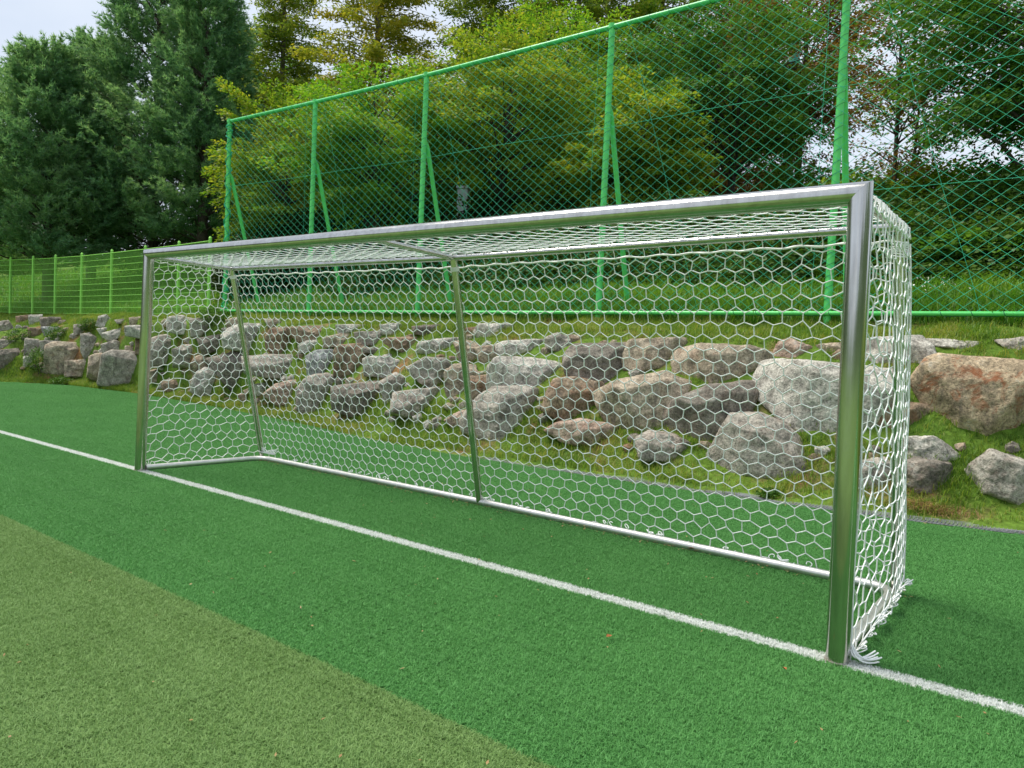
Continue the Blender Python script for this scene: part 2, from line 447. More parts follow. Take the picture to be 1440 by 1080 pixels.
bar('roof_bar', [B+[-0.01, 0.03, -0.03], J_+[0, 0.0, 0]], 0.026)
bar('roof_bar', [D_+[0.01, 0.03, -0.03], F_+[0, 0.0, 0]], 0.026)
mid = (B+D_)/2; mid[0] = -3.81
bar('roof_bar', [mid+[0, 0.03, -0.03], H_], 0.026)
bar('rear_top_bar', [F_-[0.03, 0, 0], H_, J_+[0.03, 0, 0]], 0.028)
bar('stanchion', [F_, E_], 0.033, STEEL); bar('stanchion', [H_, G_], 0.036, STEEL); bar('stanchion', [J_, I_], 0.033, STEEL)
def arc(p0, c, p1, k=8):
    return [(1-t)**2*p0+2*t*(1-t)*c+t*t*p1 for t in np.linspace(0, 1, k)]
gb = [C_+[0.03, 0.05, 0.035]]+arc(E_+[0, -0.22, 0], E_, E_+[0.22, 0, 0])+[G_]+arc(I_+[-0.22, 0, 0], I_, I_+[0, -0.22, 0])+[A+[-0.0, 0.05, 0.035]]
bar('ground_bar', gb, 0.035, ALLOY)
for p, q in ((F_, E_), (H_, G_)):
    t = unit(q-p); mb = MB(); mb.tube([p+t*0.085, p+t*0.125], 0.042, 16); gpart(mb, 'tape_band', TAPE)

# ---- net: hexagonal meshes hung on the frame
ROPE_R = 0.0043
def hexnet(S, U, Vv, w, pitch, jit=0.006, rad=ROPE_R, n=5, seed=0, e_frac=0.64, keep=None):
    rg = np.random.default_rng(seed)
    e = pitch*e_frac; h = pitch-e
    nodes = {}; edges = []
    def nid(u, v):
        k = (round(u*2/w), round(v*1000))
        if k not in nodes: nodes[k] = (len(nodes), u, v)
        return nodes[k][0]
    rows = int(Vv/pitch)+3; cols = int(U/w)+3
    for j in range(-1, rows):
        for i in range(-1, cols):
            u = i*w+(w/2 if j % 2 else 0); v = j*pitch
            a = nid(u, v); b = nid(u, v+e); edges.append((a, b))
            edges.append((b, nid(u+w/2, v+pitch))); edges.append((b, nid(u-w/2, v+pitch)))
    uv = np.array([(x[1], x[2]) for x in sorted(nodes.values())])
    uv = uv+rg.normal(0, jit, uv.shape)
    mb = MB()
    def clip(p, q):
        t0, t1 = 0.0, 1.0; dd = q-p
        for ax, lim in ((0, U), (1, Vv)):
            for s, lo in ((1, 0.0), (-1, -lim)):
                a, b = s*p[ax]-lo, s*dd[ax]
                if abs(b) < 1e-12:
                    if a < 0: return None
                elif b > 0: t0 = max(t0, -a/b)
                else: t1 = min(t1, -a/b)
        return (p+dd*t0, p+dd*t1) if t1-t0 > 1e-6 else None
    for a, b in edges:
        c = clip(uv[a], uv[b])
        if c is None: continue
        p, q = c
        if keep is not None and not keep((p+q)/2): continue
        m_ = (p+q)/2
        pts = [np.array(S(*p)), np.array(S(*m_)), np.array(S(*q))]
        mb.tube(pts, rad*rg.uniform(0.85, 1.15), n, False)
    for a in range(len(uv)):                                # knots
        if 0.01 < uv[a][0] < U-0.01 and 0.01 < uv[a][1] < Vv-0.01 and (keep is None or keep(uv[a])):
            p = np.array(S(*uv[a])); mb.tube([p-[0, 0, rad*1.4], p, p+[0, 0, rad*1.4]], [rad*0.7, rad*1.55, rad*0.7], 5)
    return mb
def nz3(u, v, k=1.3, s=0.0): return mnoise.noise(Vector((u*k, v*k, s)))
# rear net
LB = 2.49
def S_back(u, v):
    """u from the near end to the far end, v from the ground up"""
    t = u/7.6; f_ = v/LB
    lo = I_+(G_-I_)*min(t*2, 1) if t < .5 else G_+(E_-G_)*(t*2-1)
    hi = J_+(H_-J_)*min(t*2, 1) if t < .5 else H_+(F_-H_)*(t*2-1)
    p = lo+(hi-lo)*f_
    bulge = 0.06*math.sin(math.pi*min(1, f_*1.0))+0.045*nz3(u, v, 0.8)
    u = u+0.035*math.sin(math.pi*f_)*nz3(u, v, 0.9, 4)
    sag = -0.018*math.sin(math.pi*f_)*(1-f_)-0.10*u/7.6*0
    return (p[0]-0.05*math.sin(math.pi*f_)*math.cos(u), p[1]+0.042+bulge, p[2]+sag)
net = hexnet(lambda u, v: S_back(u, v+0.02), 7.6, LB-0.105, 0.1365, 0.0985, 0.0055, seed=5)
rope = [S_back(u, LB-0.082+0.006*math.sin(u*23)+0.004*nz3(u, 3, 6)) for u in np.linspace(0, 7.6, 160)]
bn = gpart(net, 'rear_net', ROPE)
mb = MB(); mb.tube(rope, 0.0075, 6)
mb.tube([np.array(q)+[0, 0.004*math.sin(i*0.9), 0.007*math.cos(i*0.9)] for i, q in enumerate(rope)], 0.0045, 5)
for i in range(56):                                            # ties from the border rope to the bar
    u = (i+0.5)*7.6/56; a = np.array(S_back(u, LB-0.082)); b = np.array(S_back(u+0.01, LB-0.01))
    mb.tube([a, (a+b)/2+[0.004, 0, 0], b], 0.003, 5, False)
o = mb.build('border_rope', ROPE, bn)
# loose loops of net lying along the foot of the frame
def loops(p0, p1, n, amp, seed, outv, lift=0.03):
    rg = np.random.default_rng(seed); out_ = []
    for i in range(n):
        t = rg.uniform(0, 1); c = p0+(p1-p0)*t+np.array([0, 0, lift])
        a, b = rg.uniform(0.02, amp), rg.uniform(0.02, amp); th = rg.uniform(0, 6.28); ph = rg.uniform(-.6, .9)
        al = unit(p1-p0); up = np.array([0, 0, 1.0])*math.sin(ph)+outv*math.cos(ph)
        pts = [c+al*a*math.cos(s+th)+up*b*(1+math.sin(s)) *0.7 for s in np.linspace(-1.4, rg.uniform(2.5, 4.4), 12)]
        pts = [np.array([q[0], q[1], max(q[2], 0.012)]) for q in pts]
        mb = MB(); mb.tube(pts, ROPE_R*0.85, 5, False); out_.append(mb)
    return out_
lp = loops(E_+[0.3, 0.03, 0.0], G_+[0.2, 0.03, 0], 34, 0.024, 2, np.array([0, 1.0, 0.25]))
l2 = loops(G_+[0.2, 0.03, 0], I_+[-0.2, 0.03, 0], 26, 0.024, 4, np.array([0, 1.0, 0.25]))
for o in lp+l2+loops(E_+[0.02, -0.05, 0.05], E_+[0.2, 0.03, 0.03], 24, 0.06, 14, np.array([0.3, .6, 0.6])):
    o.build('loose_loop', ROPE, bn)
for u in np.arange(0.25, 7.5, 0.44):
    t = u/7.6; c = I_+(G_-I_)*min(t*2, 1) if t < .5 else G_+(E_-G_)*(t*2-1)
    x = u*0.02*math.sin(u*9)
    mb = MB(); mb.tube([c+np.array([x, 0.033*math.cos(s), 0.036*math.sin(s)]) for s in np.linspace(-0.5, 4.4, 12)], 0.0035, 5); mb.build('tie', ROPE, bn)   # short ties round the ground bar
# roof net
def S_roof(u, v):
    """u along depth from crossbar (0) to rear bar, v along the width"""
    t = v/7.6; f_ = u/1.06
    a = B+(D_-B)*t+np.array([0, 0.05, 0.035]); b = (J_+(H_-J_)*t*2 if t < .5 else H_+(F_-H_)*(t*2-1))+np.array([0, 0.0, 0.032])
    p = a+(b-a)*f_
    sag = -0.045*math.sin(math.pi*f_)*(0.7+0.5*nz3(v, 7, .9))
    return (p[0], p[1], p[2]+sag)
gpart(hexnet(S_roof, 1.06, 7.6, 0.128, 0.105, 0.006, seed=8), 'roof_net', ROPE)
# side nets
def side(near):
    s = 1 if near else -1
    P0, P1, Q0, Q1 = (A, B, I_, J_) if near else (C_, D_, E_, F_)
    def S(u, v):
        f_ = v/2.5
        a = P0+(P1-P0)*f_; b = Q0+(Q1-Q0)*f_
        dpt = (b-a)[1]; t = u/1.56
        p = a+np.array([0, 0.05, 0])+(b-a)*t
        bow = 0.055*math.sin(math.pi*t)*math.sin(math.pi*min(1, f_+.05))
        return (p[0]+s*(0.052+0.02*nz3(u, v, 1.6, 9)+(bow if near else -bow)), p[1]+0.02*t, max(0.012, p[2]))
    return S
Sn, Sf = side(True), side(False)
sn1 = gpart(hexnet(Sn, 1.56, 2.5, 0.16, 0.098, 0.014, seed=21), 'side_net', ROPE)
def Sfs(u, v): 
    k = math.exp(-u/0.28)
    return Sf(u, v-0.10*k if v > 0.1 else v)
sn2 = gpart(hexnet(Sfs, 1.56, 2.46, 0.142, 0.100, 0.010, seed=22), 'side_net', ROPE)
for S, par, q, sd in ((Sn, sn1, J_, 1), (Sf, sn2, F_, -1)):
    mb = MB()
    mb.tube([S(0.0, v) for v in np.linspace(0.02, 2.46, 40)], 0.006, 5); mb.tube([S(1.56, v) for v in np.linspace(0.05, 2.4, 40)], 0.005, 5)
    mb.tube([S(u, 2.43+0.01*math.sin(u*30)) for u in np.linspace(0, 1.56, 30)], 0.006, 5)
    for i in range(13):                                       # rope wound over the side roof bar
        u = 0.05+i*0.118; a = np.array(S(u, 2.43)); b = np.array(S(u+0.03, 2.5))+[-sd*0.03, 0, 0.02]
        mb.tube([a, (a+b)/2+[sd*0.02, 0, 0.015], b+[-sd*0.03, 0, 0.01]], 0.0045, 5)
    mb.build('border_rope', ROPE, par)
mb = MB()
tt = unit(I_-J_)
for i in range(8):
    c = J_+tt*(0.10+i*0.0125)
    mb.tube([c+np.array([0.048*math.cos(s), 0.05*math.sin(s), 0.006*math.sin(2*s+i)]) for s in np.linspace(0, 6.28, 18)], 0.0052, 5)
mb.build('lashing', ROPE, sn1)
src = loops(A+[0.055, 0.12, 0.0], I_+[0.05, -0.05, 0.02], 64, 0.052, 31, np.array([0.75, -0.1, 0.55]), 0.03)
src += loops(I_+[0.05, -0.15, 0.02], I_+[0.07, 0.03, 0.03], 8, 0.04, 33, np.array([0.9, 0.3, 0.3]))
rg = np.random.default_rng(40)
for i in range(9):                                            # the gathered tail beside the near post
    p0 = np.array([0.075, 0.05+rg.uniform(-.02, .03), 0.075+rg.uniform(-.02, .03)])
    p3 = np.array([0.19+rg.uniform(-.03, .03), 0.11+rg.uniform(-.03, .05), 0.02+rg.uniform(0, .05)])
    c = np.array([0.12+rg.uniform(-.02, .02), -0.02+rg.uniform(-.03, .05), 0.015])
    mb = MB(); mb.tube(arc(p0, c, p3, 10), 0.0048, 5); src.append(mb)
for i in range(2):
    mb = MB(); mb.tube(arc(I_+[0.05, 0.0, 0.06], I_+[0.07, 0.02+0.02*i, 0.11], I_+[0.085+.012*i, 0.03, 0.04+0.012*i]), 0.004, 5); src.append(mb)
for o in src: o.build('loose_loop', ROPE, sn1)

# ------------------------------------------------------------------ tall netting fence
ZB, ZT = 2.35, 7.42
fx = [-17.64, -14.25, -10.64, -6.10, -2.15, 2.0, 6.0]
fence = empty('net_fence', (-6, 7.4, 2.2), 'tall bright green pole fence with teal diamond netting along the top of the rock bank', 'fence')
FI = Matrix.Translation((6, -7.4, -2.2))
def part(mb, name, mat, parent, inv, smooth_=True):
    o = mb.build(name, mat, parent, smooth_); o.matrix_parent_inverse = inv; return o
for x in fx:
    y = float(y_fence(x)); gz = float(bank_z(x, y))
    mb = MB(); mb.tube([(x, y, gz-0.3), (x, y, ZT-0.02)], 0.056, 16); mb.tube([(x, y, ZT-0.03), (x, y, ZT+0.055)], 0.064, 16)
    part(mb, 'post', GREENP, fence, FI)
    g2 = float(bank_z(x, y+1.12))
    mb = MB(); mb.tube([(x, y+0.02, 6.02), (x, y+0.10, 5.93), (x, y+0.20, 5.6), (x, y+1.12, g2-0.2)], 0.048, 14)
    part(mb, 'brace', GREENP, fence, FI)
line = [(x, float(y_fence(x))) for x in np.arange(fx[0], fx[-1]+.01, 0.2)]
top = MB(); top.tube([(fx[0]-0.08, line[0][1]-0.0, ZT)]+[(x, y, ZT) for x, y in line[3::6]]+[(fx[-1], line[-1][1], ZT)], 0.044, 14)
part(top, 'top_rail', GREENR, fence, FI)
bot = MB(); bot.tube([(fx[0]-0.05, line[0][1]-0.08, ZB)]+[(x, y-0.08, ZB) for x, y in line[3::6]]+[(fx[-1], line[-1][1]-.08, ZB)], 0.032, 12)
part(bot, 'bottom_rail', GREENP, fence, FI)
DX, DZ = 0.225, 0.172
slope = DX/DZ; Hn = ZT-ZB; mb = MB()
def netpt(x, z, k):
    j = 0.016*mnoise.noise(Vector((x*0.9, z*0.9, k)))+0.010*mnoise.noise(Vector((x*3, z*3, k+5)))
    b = 0.06*mnoise.noise(Vector((x*.5, z*.5, 33)))
    return (x+j, float(y_fence(x))-0.065+b*math.sin(math.pi*min(1, max(0, (z-ZB)/Hn))), z+j)
for sgn in (1, -1):
    x0 = fx[0]-Hn*slope-1
    i = 0
    while x0 < fx[-1]+Hn*slope+1:
        zs = [z for z in np.linspace(ZB, ZT, 16) if fx[0] <= x0+sgn*slope*(z-ZB) <= fx[-1]]
        if len(zs) > 1:
            mb.tube([netpt(x0+sgn*slope*(z-ZB), z, 0) for z in zs], 0.0029, 4, False)
        x0 += DX; i += 1
part(mb, 'diamond_net', NETG, fence, FI)
for z in (ZB+Hn*0.345, ZB+Hn*0.65):
    mb = MB(); mb.tube([(x, y-0.075, z+0.03*mnoise.noise(Vector((x*.4, z, 0)))) for x, y in line], 0.004, 5); part(mb, 'wire_rope', NETG, fence, FI)
mb = MB()
for x in fx[1:]:
    for dx, b in ((-0.22, 0.0), (0.35, 0.9)):
        mb.tube([netpt(x+dx+b*(ZT-z)*0.35, z, 3) for z in np.linspace(ZB, ZT, 12)], 0.003, 4, False)
part(mb, 'seam_cord', NETG, fence, FI)
for z, r_, off_ in ((ZT, 0.047, 0.0), (ZB, 0.035, -0.08)):
    mb = MB(); pts_ = []
    for x in np.arange(fx[0]+.05, fx[-1], 0.012):
        k = x/0.36; s_ = 6.283*min(1.0, (k % 1)/0.22)
        pts_.append((x, float(y_fence(x))+off_+r_*math.cos(s_-1.57), z+r_*math.sin(s_-1.57)))
    mb.tube(pts_, 0.0045, 4, False); part(mb, 'lacing_cord', TIE, fence, FI)
for x in fx:
    y = float(y_fence(x)); mb = MB()
    mb.tube([(x+0.060*math.cos(s), y+0.060*math.sin(s), ZB+.1+(ZT-ZB-.1)*s/188.5) for s in np.arange(0, 188.5, 0.5)], 0.0028, 4, False)
    part(mb, 'lacing_cord', TIE, fence, FI)
# corner netting gathered at the far end post
mb = MB(); y0 = line[0][1]
mb.tube([(fx[0]+(0.075+.02*math.sin(s*2.3))*math.cos(s), y0+(0.075+.02*math.sin(s*2.3))*math.sin(s), ZB+(ZT-.1-ZB)*(0.5-0.5*math.cos(s*0.037))) for s in np.arange(0, 520, 0.7)], 0.006, 4, False)
part(mb, 'gathered_net', NETG, fence, FI)

# ------------------------------------------------------------------ low welded mesh fence
lx = [-18.5, -20.4, -22.6, -25.0, -27.3, -29.2, -30.8, -32.3, -34.2, -36.2]
low = empty('mesh_fence', (-26, 7.2, 2.2), 'low lime green welded wire mesh fence under the pines at the left', 'fence')
LI = Matrix.Translation((26, -7.2, -2.2))
lp_ = [np.array([x, float(y_fence(x)), float(bank_z(x, float(y_fence(x))))]) for x in lx]
for p in lp_:
    mb = MB(); mb.tube([p+[0, 0, -0.2], p+[0, 0, 2.16]], 0.045, 12); mb.tube([p+[0, 0, 2.16], p+[0, 0, 2.21]], [0.05, 0.02], 12)
    part(mb, 'post', LIMEP, low, LI)
for a, b in zip(lp_[:-1], lp_[1:]):
    mb = MB(); off = np.array([0, -0.03, 0])
    for z in np.linspace(0.06, 2.08, 11):
        mb.tube([a+[0, -.03, z], b+[0, -.03, z]], 0.0085 if z < 2.0 else 0.013, 5)
    n_ = int(np.linalg.norm(b-a)/0.055)
    for i in range(1, n_):
        q = a+(b-a)*i/n_; mb.tube([q+[0, -.03, 0.05], q+[0, -.03, 2.09]], 0.0045, 4, False)
    part(mb, 'wire_panel', LIMEP, low, LI)

# ------------------------------------------------------------------ boulders
mt, nt, out = new_mat('granite')
ge = N(nt, 'ShaderNodeNewGeometry'); oi_ = N(nt, 'ShaderNodeObjectInfo'); tc = N(nt, 'ShaderNodeTexCoord')
off = N(nt, 'ShaderNodeVectorMath'); off.operation = 'MULTIPLY_ADD'
cx = N(nt, 'ShaderNodeCombineXYZ')
for k in 'XYZ': nt.links.new(oi_.outputs['Random'], cx.inputs[k])
nt.links.new(cx.outputs[0], off.inputs[0]); off.inputs[1].default_value = (37, 53, 71); nt.links.new(ge.outputs['Position'], off.inputs[2])
pos = off.outputs[0]
speck = noise(nt, pos, 34, 4, 0.75); mid_ = noise(nt, pos, 5.5, 6, 0.7, 0.4); big = noise(nt, pos, 1.8, 5, 0.6)
mp = N(nt, 'ShaderNodeMapping'); mp.inputs['Scale'].default_value = (9, 9, 1.4); nt.links.new(pos, mp.inputs[0])
strk = noise(nt, mp.outputs[0], 1.0, 5, 0.65)
s1 = ramp(nt, [(0.36, 0.42), (0.47, 0.85), (0.58, 1.05), (0.70, 1.6)]); nt.links.new(speck.outputs['Fac'], s1.inputs[0])
s2 = ramp(nt, [(0.34, 0.45), (0.50, 0.95), (0.66, 1.35)]); nt.links.new(mid_.outputs['Fac'], s2.inputs[0])
c = mixc(nt, 1.0, oi_.outputs['Color'], s1.outputs[0], 'MULTIPLY'); c = mixc(nt, 1.0, c, s2.outputs[0], 'MULTIPLY')
lich = ramp(nt, [(0.56, 0.0), (0.66, 0.55)]); nt.links.new(mid_.outputs['Fac'], lich.inputs[0])
lsp = noise(nt, pos, 16, 4, 0.7); lm = ramp(nt, [(0.45, 0.0), (0.58, 1.0)]); nt.links.new(lsp.outputs['Fac'], lm.inputs[0])
c = mixc(nt, math_n(nt, 'MULTIPLY', lich.outputs[0], lm.outputs[0]), c, (0.46, 0.46, 0.41))
dk = ramp(nt, [(0.53, 0.0), (0.68, 0.55)]); nt.links.new(strk.outputs['Fac'], dk.inputs[0])
c = mixc(nt, dk.outputs[0], c, (0.085, 0.075, 0.062))
rs = ramp(nt, [(0.52, 0.0), (0.62, 0.85)]); rn = noise(nt, pos, 3.2, 6, 0.7, 0.8); nt.links.new(rn.outputs['Fac'], rs.inputs[0])
rf = math_n(nt, 'MULTIPLY', rs.outputs[0], oi_.outputs['Alpha'])
c = mixc(nt, rf, c, (0.27, 0.085, 0.03))
p = N(nt, 'ShaderNodeBsdfPrincipled', Roughness=0.88); p.inputs['Specular IOR Level'].default_value = 0.25
nt.links.new(c, p.inputs['Base Color'])
b1 = N(nt, 'ShaderNodeBump', Strength=0.9, Distance=0.05); nt.links.new(mid_.outputs['Fac'], b1.inputs['Height'])
b2 = N(nt, 'ShaderNodeBump', Strength=0.6, Distance=0.012); nt.links.new(speck.outputs['Fac'], b2.inputs['Height']); nt.links.new(b1.outputs[0], b2.inputs['Normal'])
nt.links.new(b2.outputs[0], p.inputs['Normal']); nt.links.new(p.outputs[0], out.inputs[0]); GRANITE = mt

import bmesh
bm = bmesh.new(); bmesh.ops.create_icosphere(bm, subdivisions=5, radius=1.0)
bm.verts.ensure_lookup_table()
ICO_V = np.array([v.co[:] for v in bm.verts]); ICO_V /= np.linalg.norm(ICO_V, axis=1)[:, None]
ICO_F = np.array([[v.index for v in f.verts] for f in bm.faces]); bm.free()
TONES = {'grey': (0.40, 0.365, 0.305, .14), 'light': (0.54, 0.51, 0.44, .08), 'dark': (0.25, 0.22, 0.18, .15), 'tan': (0.45, 0.375, 0.275, .25),
         'brown': (0.31, 0.23, 0.155, .38), 'pink': (0.46, 0.345, 0.265, .35), 'rust': (0.47, 0.36, 0.235, .95), 'blue': (0.38, 0.385, 0.375, .05)}
CROP = {'1': (0, 330, 4.5), '2': (200, 360, 4.5), '3': (400, 400, 4.5), '4': (680, 430, 4.5), '5': (900, 430, 4.5), '6': (1180, 440, 5.538), '7': (1180, 590, 5.538)}
def hit_bank(px, py):
    v = ray(px, py); prev = None
    for t in np.arange(4, 60, 0.04):
        p = CAM+v*t
        if p[1] > y_edge(p[0])-0.2:
            yc = y_fence(p[0])-0.75
            if p[1] > yc or bank_z(p[0], p[1]) >= p[2]: return p
    return CAM+v*30
ROCKS_AT = []
def boulder(px_pts, tone, label, seed, grow=1.30):
    rg = np.random.default_rng(seed)
    px = np.array(px_pts, float); c = px.mean(0)
    P0 = hit_bank(c[0], c[1]+0.15*np.ptp(px[:, 1]))
    dep = (P0-CAM)@CD
    # a vertical plane facing the viewpoint at this depth carries the outline; the stone has its own real thickness behind and before it
    P0 = at_depth(c[0], c[1], dep)
    fw = P0-CAM; fw[2] = 0; fw = unit(fw); rt = np.array([fw[1], -fw[0], 0]); up = np.array([0, 0, 1.0])
    def loc(q):
        v = ray(*q); t = ((P0-CAM)@fw)/(v@fw); w_ = CAM+v*t-P0; return np.array([w_@rt, w_@up])
    L = np.array([loc(q) for q in px])
    Q = sorted(map(tuple, L)); hull = []                      # convex outline
    for seq in (Q, Q[::-1]):
        ch_ = []
        for p_ in seq:
            while len(ch_) > 1 and (ch_[-1][0]-ch_[-2][0])*(p_[1]-ch_[-2][1])-(ch_[-1][1]-ch_[-2][1])*(p_[0]-ch_[-2][0]) <= 0: ch_.pop()
            ch_.append(p_)
        hull += ch_[:-1]
    L = np.array(hull)
    cen = (L.max(0)+L.min(0))/2; P0 = P0+rt*cen[0]+up*cen[1]; L = (L-cen)*(1.07 if np.ptp(px[:, 0]) > 130 else grow)
    wdt, hgt = np.ptp(L[:, 0]), np.ptp(L[:, 1]); T = np.clip(0.45*(wdt+hgt)/2*1.1, 0.12, 0.7)
    area = sum(L[i-1][0]*L[i][1]-L[i][0]*L[i-1][1] for i in range(len(L)))
    if area < 0: L = L[::-1]
    planes = []
    for i in range(len(L)):
        a, b = L[i-1], L[i]; e = b-a
        if np.linalg.norm(e) < 0.01: continue
        n2 = np.array([e[1], -e[0]])/np.linalg.norm(e); h = n2@a
        if h < 0.02: h = 0.02
        planes.append((np.array([n2[0], 0, n2[1]]), h))
        if n2[1] < 0.45 and rg.uniform() < 0.5: continue
        tilt = rg.uniform(0.7, 1.5) if n2[1] > 0.45 else rg.uniform(0.2, 0.6)
        nn = unit(np.array([n2[0], -tilt, n2[1]])); planes.append((nn, h/math.sqrt(1+tilt*tilt)+T*0.10*rg.uniform(.5, 1.5)))
    planes.append((unit(np.array([rg.uniform(-.28, .28), -1, rg.uniform(-.12, .2)])), T*0.42))
    for k in range(2):
        nn = unit(np.array([rg.choice([-1, 1])*rg.uniform(.35, .8), -1, rg.uniform(-.35, .25)])); planes.append((nn, T*rg.uniform(0.46, 0.60)))
    planes.append((np.array([0, 1.0, 0]), T*0.75))
    NN = np.array([q[0] for q in planes]); HH = np.array([q[1] for q in planes])
    big_ = wdt*FPX/dep > 45
    Vn = ICO_V
    r = 1.0/(np.maximum(Vn@NN.T, 1e-4)/HH[None, :]).max(1)
    q = Vn*r[:, None]
    cuts, ch = [], []                                         # chipped corners: more, sharper facets
    for k in range(4):
        nn = unit(np.array([rg.normal(0, .8), -rg.uniform(0.5, 1.2), rg.normal(0.25, .75)]))
        cuts.append(nn); ch.append((q@nn).max()*rg.uniform(0.78, 0.93))
    NN = np.concatenate([NN, cuts]); HH = np.concatenate([HH, ch])
    dd = np.maximum(Vn@NN.T, 1e-4)/HH[None, :]; mxd = dd.max(1)
    r = 1.0/(mxd*((dd/mxd[:, None])**160).sum(1)**(1/160.0))
    q = Vn*r[:, None]
    s = (wdt+hgt)/2
    so_ = rg.uniform(0, 100)
    dn = np.array([0.022*mnoise.noise(Vector(v_)*2.2/max(s, .3)+Vector((so_, 0, 0)))+0.038*(mnoise.ridged_multi_fractal(Vector(v_)*3.2/max(s, .3)+Vector((0, so_, 0)), 1.0, 2.1, 4, 1.0, 2.0)-1.0)*0.6+0.008*mnoise.noise(Vector(v_)*22+Vector((0, 0, so_))) for v_ in q])
    q = q+Vn*(dn*min(1.0, s/0.6))[:, None]
    # local frame (x right, y away, z up) in the world
    wv = q[:, :1]*rt+q[:, 1:2]*fw+q[:, 2:]*up
    o = link('boulder', np_mesh('boulder', wv, ICO_F, True), GRANITE, None, P0)
    o.color = TONES[tone]
    tag(o, label, 'boulder', 'boulders stacked in the bank behind the goal')
    ROCKS_AT.append((P0, wdt, hgt, T))
